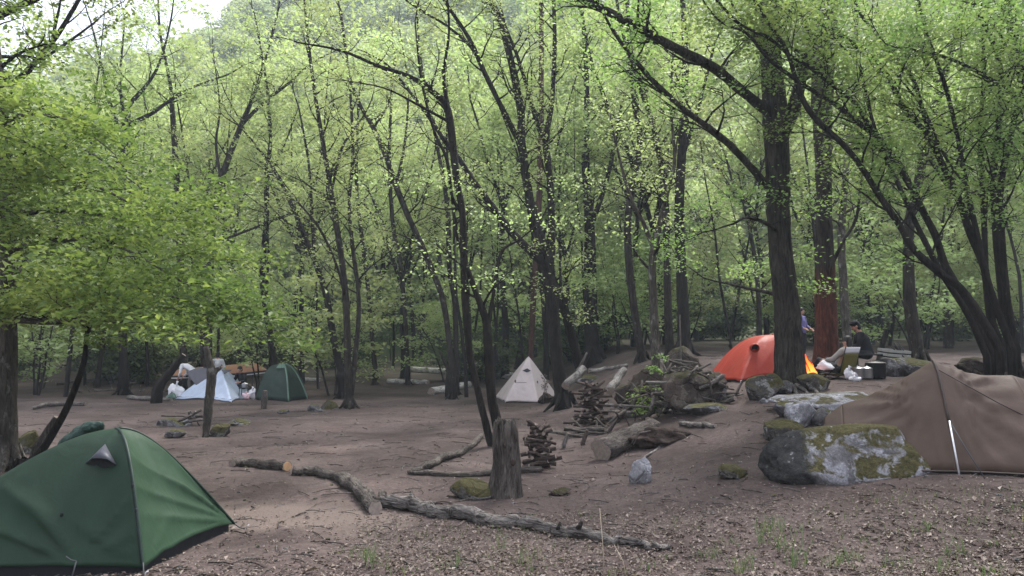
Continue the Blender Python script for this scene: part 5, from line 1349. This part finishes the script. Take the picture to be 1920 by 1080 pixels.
# ------------------------------------------------------------------ people
MT['grey_shirt'] = m_cloth('grey_shirt', (.30, .28, .27), .75, .05)
def figure(loc, rz, pose, label, top, bottom, shoes='black', cap=None, sc=1., lean=0., hairlen=0.):
    v = lambda *a: np.array(a, float)
    if pose == 'stand':
        J = dict(pel=v(0, 0, .93), wa=v(0, .01, 1.08), ch=v(0, .0, 1.28), nk=v(0, .0, 1.46), hd=v(0, .03, 1.60), el=v(.25, .05, 1.12), wr=v(.18, .25, 1.02), hip=v(.09, 0, .9), kn=v(.10, .03, .50), an=v(.10, -.02, .08))
    elif pose == 'sit':
        J = dict(pel=v(0, 0, .46), wa=v(0, .03, .6), ch=v(0, .10, .80), nk=v(0, .15, .98), hd=v(0, .22, 1.11), el=v(.25, .22, .66), wr=v(.13, .42, .62), hip=v(.10, .03, .45), kn=v(.14, .44, .50), an=v(.13, .46, .08))
    elif pose == 'recline':
        J = dict(pel=v(0, 0, .20), wa=v(0, -.06, .32), ch=v(0, -.16, .49), nk=v(0, -.22, .64), hd=v(0, -.19, .77), el=v(.27, -.02, .40), wr=v(.2, .22, .38), hip=v(.10, .03, .20), kn=v(.13, .42, .38), an=v(.13, .66, .08))
    else:
        J = dict(pel=v(0, -.08, .88), wa=v(0, .06, 1.0), ch=v(0, .26, 1.10), nk=v(0, .43, 1.16), hd=v(0, .56, 1.14), el=v(.24, .36, .84), wr=v(.15, .50, .66), hip=v(.09, -.06, .86), kn=v(.10, .06, .48), an=v(.10, -.02, .08))
    up = nrm(J['nk'] - J['ch']); fw = nrm(np.cross(up, [-1., 0, 0]) * 1.0); fw = fw if fw[1] > 0 else -fw
    e = empty('person', loc, label, 'person', None, rz); e.scale = (sc,) * 3
    mir = lambda p, s: p * v(s, 1, 1)
    b = MB(); t = MB(); tr = MB(); sh = MB(); hr = MB()
    b.tube([J['pel'], J['wa'], J['ch'], J['nk'] - up * .03], [.13, .12, .14, .07], 12, squash=.7); t.tube([J['pel'] + up * -.03, J['wa'], J['ch'], J['nk'] - up * .03], [.165, .155, .175, .09], 12, squash=.72)
    hup = nrm(J['hd'] - J['nk']); hf = v(0, 1, 0) if pose != 'bend' else nrm(v(0, .6, -.6))
    b.tube([J['nk'] - hup * .06, J['nk'], J['hd'] - hup * .06], [.06, .055, .055], 10)
    b.ell(J['hd'], (.075, .095, .115)); b.ell(J['hd'] + hf * .05 - hup * .055, (.05, .05, .05)); b.ell(J['hd'] + hf * .098 - hup * .015, (.014, .022, .022)); b.ell(J['hd'] + hf * .085 - hup * .062, (.026, .015, .010))
    for s in (-1, 1): b.ell(J['hd'] + v(s * .076, -.005, -.01), (.014, .022, .032))
    hr.ell(J['hd'] - hf * .018 + hup * .035, (.088, .100, .102)); hr.ell(J['hd'] - hf * .045 - hup * .03, (.078, .062, .085 + hairlen))
    b.ell(J['pel'], (.15, .11, .10)); tr.ell(J['pel'], (.175, .135, .12))
    for s in (-1, 1):
        S = J['nk'] - up * .075 + v(s * .175, 0, 0); E, Wr = mir(J['el'], s), mir(J['wr'], s)
        b.tube([J['nk'] - up * .06, S, (S + E) / 2, E, (E * .6 + Wr * .4), Wr], [.06, .06, .046, .04, .038, .027], 9)
        t.tube([J['nk'] - up * .07, S, (S + E) / 2, E, (E * .3 + Wr * .7)], [.08, .082, .066, .058, .05], 9)
        hdv = nrm(Wr - E); pc = Wr + hdv * .045; b.ell(pc, (.036, .036, .045)); sd = nrm(np.cross(hdv, [0, 0, 1.]))
        dn = nrm(np.cross(sd, hdv)) * -1.
        for kf, (off, L) in enumerate(((-.027, .062), (-.009, .072), (.009, .07), (.027, .055))):
            a0 = pc + hdv * .03 + sd * off; b.tube([a0, a0 + hdv * L * .5 + dn * .008, a0 + hdv * L * .8 + dn * .03], [.011, .010, .008], 6)
        b.tube([pc + sd * .03 * s, pc + sd * .055 * s + hdv * .03, pc + sd * .055 * s + hdv * .055 + dn * .01], [.013, .012, .009], 6)
        Hp, Kn, An = mir(J['hip'], s), mir(J['kn'], s), mir(J['an'], s)
        b.tube([Hp, (Hp + Kn) / 2, Kn, (Kn * .6 + An * .4), An], [.085, .072, .055, .052, .036], 10)
        tr.tube([Hp, (Hp + Kn) / 2, Kn, (Kn * .5 + An * .5), An + [0, 0, .03]], [.105, .092, .076, .07, .06], 10)
        b.ell(An + v(0, .06, -.04), (.04, .10, .035)); sh.ell(An + v(0, .065, -.038), (.05, .125, .042)); sh.ell(An + v(0, -.01, -.005), (.048, .055, .05))
    def part(m, nm, mat, vox, parent):
        o = m.build(nm, MT[mat], parent); r_ = o.modifiers.new('r', 'REMESH'); r_.mode = 'VOXEL'; r_.voxel_size = vox; r_.use_smooth_shade = True
        s_ = o.modifiers.new('s', 'SMOOTH'); s_.iterations = 3; s_.factor = .5; return o
    body = part(b, 'body', 'skin', .011, e)
    part(t, 'top', top, .018, e); part(tr, 'trousers', bottom, .018, e); part(sh, 'shoes', shoes, .015, e); h = part(hr, 'hair', 'hair', .014, e)
    for s in (-1, 1):
        m = MB(); m.ell(J['hd'] + hf * .088 + v(s * .030, 0, 0) + hup * .008, (.011, .008, .008)); m.build('eye', MT['hair'], body)
    if cap:
        m = MB(); m.ell(J['hd'] + hup * .055 - hf * .005, (.098, .108, .085)); m.tube([J['hd'] + hf * .08 + hup * .045, J['hd'] + hf * .18 + hup * .03], [.07, .06], 10, squash=.18); part(m, 'cap', cap, .012, e)
    return e
def gxy(px, d):
    x = at(px, 650, d).x; return (x, d, g(x, d))
figure(gxy(409, 30.4), R(10), 'stand', 'person in a white shirt standing behind the pale blue tent', 'white', 'navy')
figure(gxy(362, 30.6), R(80), 'bend', 'dark-haired person in white bending over beside the pale blue tent', 'white', 'jeans', hairlen=.05)
figure(gxy(458, 29.6), R(160), 'sit', 'person in black sitting by the pot between two tents', 'black', 'navy')
figure(gxy(1503, 22.5), R(-140), 'stand', 'person in a purple jacket standing behind the massive trunk', 'purple', 'navy', sc=.9)
figure(gxy(1625, 17.6), R(75), 'sit', 'person in black with a dark cap sitting by the campfire', 'black', 'navy', cap='black')
figure(gxy(1574, 16.3), R(30), 'recline', 'dark-haired person seated in the olive camp chair', 'grey_shirt', 'navy', hairlen=.03)

# ------------------------------------------------------------------ camp gear
def camp_chair():
    loc = gxy(1575, 16.15); e = empty('camp_chair', loc, 'olive and white folding camp chair seen from behind', 'chair', None, R(35))
    w = .27
    V = np.array([[[x, -.14 - .28 * z - .05 * (1 - (x / w) ** 2), .12 + z] for x in np.linspace(-w, w, 9)] for z in np.linspace(0, .42, 8)]); mb = MB(); mb.grid(V); mb.build('backrest', MT['olive'], e).modifiers.new('s', 'SOLIDIFY').thickness = .012
    V = np.array([[[x, y, .12 - .04 * (1 - (x / w) ** 2)] for x in np.linspace(-w, w, 9)] for y in np.linspace(-.14, .32, 6)]); mb = MB(); mb.grid(V); mb.build('seat', MT['olive'], e).modifiers.new('s', 'SOLIDIFY').thickness = .012
    V = np.array([[[x, -.262 - .28 * z - .05 * (1 - (x / w) ** 2), .545 + z] for x in np.linspace(-w, w, 9)] for z in np.linspace(0, .12, 4)]); mb = MB(); mb.grid(V); mb.build('head_panel', MT['white'], e).modifiers.new('s', 'SOLIDIFY').thickness = .012
    for s in (-1, 1):
        for a, b in (((s * w, -.30, 0), (s * w, .30, .16)), ((s * w, .30, 0), (s * w, -.2, .30)), ((s * w, -.14, .12), (s * w, -.30, .68))):
            mb = MB(); mb.tube([a, b], .011, 6); mb.build('leg', MT['blackmetal'], e)
    q = at(1546, 684, 16.0); mb = MB()
    V, Fc = rock_mesh(61, .36, .26, .22, 4, 4, .3); mb.add(V + np.array([q.x, q.y, q.z - .12]), Fc)
    o = mb.build('white_towel', MT['white'], None, (q.x, q.y, q.z))
    tag(o, 'crumpled white cloth on the lap beside the camp chair', 'cloth')
camp_chair()
def lathe(mb, prof, c, k=18, mi=0):
    a = np.linspace(0, 2 * math.pi, k, endpoint=False)
    mb.grid(np.array([[[c[0] + r * math.cos(t), c[1] + r * math.sin(t), c[2] + z] for t in a] for r, z in prof]), mi, True, True)
def pot(label, px, d, r, h, mat, name='cooking_pot', z=0., handle=True):
    x, y, zz = gxy(px, d); e = empty(name, (x, y, zz + z), label, 'pot')
    mb = MB(); lathe(mb, [(0, .0), (r * .9, .0), (r, .02), (r, h), (r * 1.06, h + .008), (r * .96, h), (r * .93, .03)], (0, 0, 0)); mb.build('pot_body', MT[mat], e)
    mb = MB(); lathe(mb, [(r * 1.02, h + .01), (r * .8, h + .03), (.012, h + .045), (.012, h + .07), (0, h + .07)], (0, 0, 0)); mb.build('lid', MT[mat], e)
    if handle:
        for s in (-1, 1): mb = MB(); mb.tube([[s * r, -.03, h * .8], [s * (r + .035), 0, h * .82], [s * r, .03, h * .8]], .007, 5); mb.build('handle', MT['blackmetal'], e)
    return e
pot('metal cooking pot in front of the person in black', 461, 28.6, .11, .13, 'metal', z=.45)
e = empty('camp_stove', gxy(461, 28.6), 'dark stand carrying the metal cooking pot', 'stove')
mb = MB(); mb.box((0, 0, .435), (.36, .3, .03)); mb.build('plate', MT['blackmetal'], e)
for sx in (-1, 1):
    for sy in (-1, 1): mb = MB(); mb.tube([[sx * .15, sy * .12, .43], [sx * .17, sy * .14, -.02]], .012, 6); mb.build('leg', MT['blackmetal'], e)
def bag(label, px, d, w, h, mat, seed, name='bag', z=0.):
    x, y, zz = gxy(px, d); V, Fc = rock_mesh(seed, w, w * .8, h, 4, 3, .34); mb = MB(); mb.add(V, Fc); o = mb.build(name, MT[mat]); o.location = (x, y, zz + z - .01)
    m2 = MB(); m2.tube([[0, 0, h * .85], [.01, 0, h * 1.0], [.03, 0, h * 1.12]], [.05, .02, .045], 7, 0, True, .2, np.random.default_rng(seed)); m2.build('tied_neck', MT[mat], o)
    return tag(o, label, 'bag')
bag('pale pink plastic bag beside the dark green tent', 463, 28.0, .30, .26, 'pink', 1)
bag('white plastic bag right of the pink one', 475, 28.2, .26, .40, 'white', 2)
bag('whitish bundle left of the pale blue tent', 334, 28.8, .55, .6, 'white', 3, 'bundle')
bag('green-grey cloth bundle at the left foot of the pale blue tent', 324, 28.2, .40, .28, 't_sage', 4, 'bundle')
bag('white bag of supplies at the left end of the camp kitchen', 1590, 15.6, .22, .26, 'white', 5)
bag('small white bag lying before the camp pots', 1601, 15.4, .24, .14, 'white', 6)
bag('black bag hanging beside the twin dark stems', 930, 26.0, .20, .42, 'black', 7, z=1.3)
pot('steel pot with white lid in the camp kitchen', 1606, 15.9, .12, .20, 'metal')
pot('steel bucket next to the big black pot', 1624, 15.9, .11, .20, 'metal')
pot('big black cooking pot at the campfire', 1640, 16.0, .20, .30, 'blackmetal')
# table rail behind the pots, crate on the boulder
def crate():
    p = at(1674, 667, 17.2); e = empty('crate', (p.x, p.y, p.z - .17), 'grey slatted crate on the dark boulder at the camp', 'crate', None, R(12)); e.rotation_euler = (R(6), R(4), R(12))
    mb = MB(); mb.box((0, 0, .02), (.58, .36, .03)); mb.build('bottom', MT['crate'], e)
    for z in (.10, .19, .28):
        for y in (-.17, .17): mb = MB(); mb.box((0, y, z), (.58, .02, .06)); mb.build('slat', MT['crate'], e)
        for x in (-.285, .285): mb = MB(); mb.box((x, 0, z), (.02, .318, .06)); mb.build('slat', MT['crate'], e)
    for x in (-.27, .27):
        for y in (-.155, .155): mb = MB(); mb.box((x, y, .165), (.022, .010, .28)); mb.build('corner_post', MT['blackmetal'], e)
    mb = MB(); mb.box((0, 0, .15), (.5, .28, .2)); mb.build('contents', MT['black'], e)
    x, y, z = gxy(1704, 17.0); e2 = empty('folded_chair', (x, y, z), 'folded black camp chair leaning on the crate', 'chair')
    for a, b in (((.12, 0, 0), (-.28, .1, .72)), ((.22, .02, 0), (-.18, .12, .74)), ((.0, -.02, .3), (-.34, .1, .62))): mb = MB(); mb.tube([a, b], .016, 6); mb.build('leg', MT['blackmetal'], e2)
    V = np.array([[[.17 - .4 * f + .05 * s, .03 + .1 * f, .05 + .62 * f] for s in (-1, 1)] for f in np.linspace(.1, .95, 5)]); mb = MB(); mb.grid(V); mb.build('seat', MT['black'], e2).modifiers.new('s', 'SOLIDIFY').thickness = .015
    x, y, z = gxy(1632, 17.3); e3 = empty('camp_table', (x, y, z), 'low dark camp table behind the pots', 'table')
    mb = MB(); mb.box((0, 0, .46), (.8, .4, .03)); mb.build('table_top', MT['blackmetal'], e3)
    for sx in (-1, 1):
        for sy in (-1, 1): mb = MB(); mb.tube([[sx * .36, sy * .16, .45], [sx * .38, sy * .18, -.03]], .014, 6); mb.build('leg', MT['blackmetal'], e3)
crate()
def campfire():
    loc = gxy(1523, 15.75); e = empty('campfire', loc, 'small burning campfire beside the massive trunk', 'campfire'); r_ = np.random.default_rng(2)
    for i in range(7):
        a = i * .9; mb = MB(); mb.tube([[.24 * math.cos(a), .24 * math.sin(a), .02], [0, 0, .16]], [.028, .024], 7, 0, True, .08, r_); mb.build('burning_stick', MT['ember'], e)
    for i, (dx, dy, h, w, ln) in enumerate(((0, 0, .46, .07, -.16), (.06, .02, .28, .05, -.08), (-.07, -.02, .30, .05, -.14), (.02, .06, .22, .05, -.05))):
        mb = MB(); z = np.linspace(0, 1, 8); mb.tube([[dx + ln * f ** 1.5 + .02 * math.sin(f * 7 + i), dy + .015 * math.cos(f * 6), .10 + h * f] for f in z], w * .75 * np.array([.5, .9, 1, .85, .65, .42, .2, .03]), 8, 0, False); mb.build('flame', MT['flame'], e)
campfire()

# ------------------------------------------------------------------ small plants, litter, grass
def seedling(label, px, py, h, seed, name='seedling', d=None):
    p = gp(px, py) if d is None else Vector(gxy(px, d)); e = empty(name, p, label, 'plant'); mb = MB(); r_ = np.random.default_rng(seed)
    S = [[0, 0, -.03], [.02, 0, h * .5], [.0, .02, h]]; mb.tube(S, [.01, .007, .004], 5); mb.build('stem', MT['bark_dark'], e)
    gr = Grow(seed, .075, 9, .06, .05); gr.dress(S, [.01, .007, .004], .3, h * .1, (.15, .32), 1, 3, .2); gr.crown(MT['bark_dark'], MT['leaf_right'], e, 'leaves', True)
seedling('leafy green seedling left of the pale slim tree', 1208, 792, .42, 1)
seedling('taller leafy sapling against the pale slim tree', 1246, 772, .85, 2)
seedling('small green sapling at the front of the mound', 1190, 790, .25, 3)

def ground_stuff():
    r_ = np.random.default_rng(21)
    n = 150000
    y = 5.2 + (r_.uniform(0, 1, n) ** 2.0) * 19; x = r_.uniform(-.72, .72, n) * y
    dens = np.where(y < 8.6, .95, .30) * (.35 + .65 * sm(.5 + 1.4 * vnoise(x * .6, y * .6, 31)))
    dens *= np.interp(y, [5, 7.2, 8.8, 12, 25], [1, .95, .42, .22, .10]); dens *= np.where((x < -1.6) & (y > 6.6), .35, 1)
    k = r_.uniform(0, 1, n) < dens; x, y = x[k], y[k]; pos = np.column_stack([x, y, G(x, y) + r_.uniform(.004, .02, len(x))])
    mb = MB(); leaf_faces(mb, pos, np.where(r_.random(len(x)) < .12, .055, .028), r_, 0, .35, r_.beta(1.6, 1.9, len(x)), .6, True)
    tag(mb.build('leaf_litter', MT['litter']), 'dry fallen leaves scattered over the forest floor', 'leaves', None, 'stuff')
    mb = MB()
    for i in range(1700):
        yy = 5.2 + r_.random() ** 1.3 * 21; xx = r_.uniform(-.7, .7) * yy; a = r_.uniform(0, 3.14); L = r_.uniform(.06, .2 + .02 * yy); z = g(xx, yy) + .008; c, s_ = math.cos(a) * L / 2, math.sin(a) * L / 2
        mb.tube([[xx - c, yy - s_, z], [xx + r_.normal(0, .02), yy, z + .012], [xx + c, yy + s_, z + .004]], r_.uniform(.003, .008), 3, int(r_.random() < .45), False)
    tag(mb.build('twigs', [MT['deadwood'], MT['deadpale']]), 'thin broken twigs littering the ground', 'twigs', None, 'stuff')
    mb = MB(); V0, F0 = ICO[2]
    for i in range(420):
        yy = 6 + r_.random() ** 1.4 * 20; xx = r_.uniform(-.68, .68) * yy; s_ = r_.uniform(.008, .028)
        V = V0 * (1 + .25 * r_.normal(0, 1, (len(V0), 1)).clip(-1, 1)) * np.array([1, .8, .55]) * s_; mb.add(V + np.array([xx, yy, g(xx, yy) + s_ * .15]), F0, 0, False)
    tag(mb.build('pebbles', MT['stone']), 'small pebbles strewn over the dirt', 'pebbles', None, 'stuff')
    # grass tufts
    tuft = [(690, 1058, 22), (668, 1045, 14), (960, 1052, 18), (1000, 1068, 15), (1100, 970, 8), (1440, 1000, 16), (1465, 985, 12), (1480, 1030, 26), (1500, 1055, 22), (1560, 1065, 20), (1410, 1072, 24), (1330, 1050, 14), (1640, 1010, 8), (1730, 980, 10), (1780, 1045, 20),
            (1770, 1068, 16), (1820, 990, 9), (1900, 965, 8), (1600, 1050, 12), (1690, 1065, 12), (1240, 1060, 10), (850, 1070, 12), (830, 1045, 10), (1380, 1020, 10), (1520, 1000, 8), (1860, 1030, 10), (1010, 990, 6), (760, 1072, 10), (1160, 1075, 8), (1880, 1075, 14)]
    mb = MB()
    for px, py, hh in tuft * 2:
        px += r_.normal(0, 12); py += r_.normal(0, 6); p = gp(px, min(py, 1090)); nb = int(5 + hh * .5)
        for b in range(nb):
            a = r_.uniform(0, 6.28); L = hh * p.y / F * r_.uniform(.6, 2.4); o = np.array([p.x + r_.normal(0, .05), p.y + r_.normal(0, .05), p.z - .005]); dv = np.array([math.cos(a), math.sin(a), 0]) * L * r_.uniform(.2, .9)
            sd = np.array([-math.sin(a), math.cos(a), 0]) * .0035; m_ = o + dv * .35 + [0, 0, L * .6]; t_ = o + dv + [0, 0, L * .92]
            mb.add(np.array([o - sd, o + sd, m_ + sd * .8, m_ - sd * .8, t_]), [[0, 1, 2, 3]], 0, True, np.array([r_.beta(1.2, 2.2)])); mb.f.append((np.array([[3, 2, 4]]) + mb.n - 5, 0, True, np.array([.4])))
    nn = 1500; x = r_.uniform(-1.5, 5.5, nn); y = r_.uniform(5.6, 8.0, nn); k = vnoise(x * 1.3, y * 1.3, 44) > .05; x, y = x[k], y[k]
    for i in range(len(x)):
        a = r_.uniform(0, 6.28); L = r_.uniform(.03, .13); o = np.array([x[i], y[i], g(x[i], y[i]) - .004]); dv = np.array([math.cos(a), math.sin(a), 0]) * L * .5; sd = np.array([-math.sin(a), math.cos(a), 0]) * .003
        mb.add(np.array([o - sd, o + sd, o + dv + [0, 0, L]]), [[0, 1, 2]], 0, True, np.array([r_.beta(1.5, 1.6)]))
    tag(mb.build('grass', MT['grass']), 'sparse green and straw-coloured grass in the foreground', 'grass', None, 'stuff')
    for i, (px, py, h, ln, lab) in enumerate(((1133, 1090, .55, -.03, 'tall straight straw-coloured grass stalk before the long log'), (1176, 1085, .26, -.10, 'short bent straw-coloured grass stalk right of the tall one'))):
        p = gp(px, py); mb = MB(); mb.tube([[0, 0, -.02], [ln * .3, 0, h * .5], [ln, 0, h]], [.004, .0035, .002], 5); o = mb.build('grass_stalk', MT['straw']); o.location = p; tag(o, lab, 'grass stalk')
MT['straw'] = m_plain('straw', (.42, .36, .27), (.32, .27, .2), 10)
ground_stuff()


# ------------------------------------------------------------------ haze
def haze():
    mb = MB(); z0, z1 = -3.0, 118
    mb.box((0, 135, (z0 + z1) / 2), (560, 420, z1 - z0))
    n = N('haze_air'); pv = n.n('VolumePrincipled')
    pv.inputs['Color'].default_value = (.78, .90, 1.0, 1); pv.inputs['Density'].default_value = .0009
    pv.inputs['Anisotropy'].default_value = 0.2
    n.l(pv.outputs[0], n.out.inputs['Volume'])
    tag(mb.build('haze', n.m), kind='stuff')
haze()
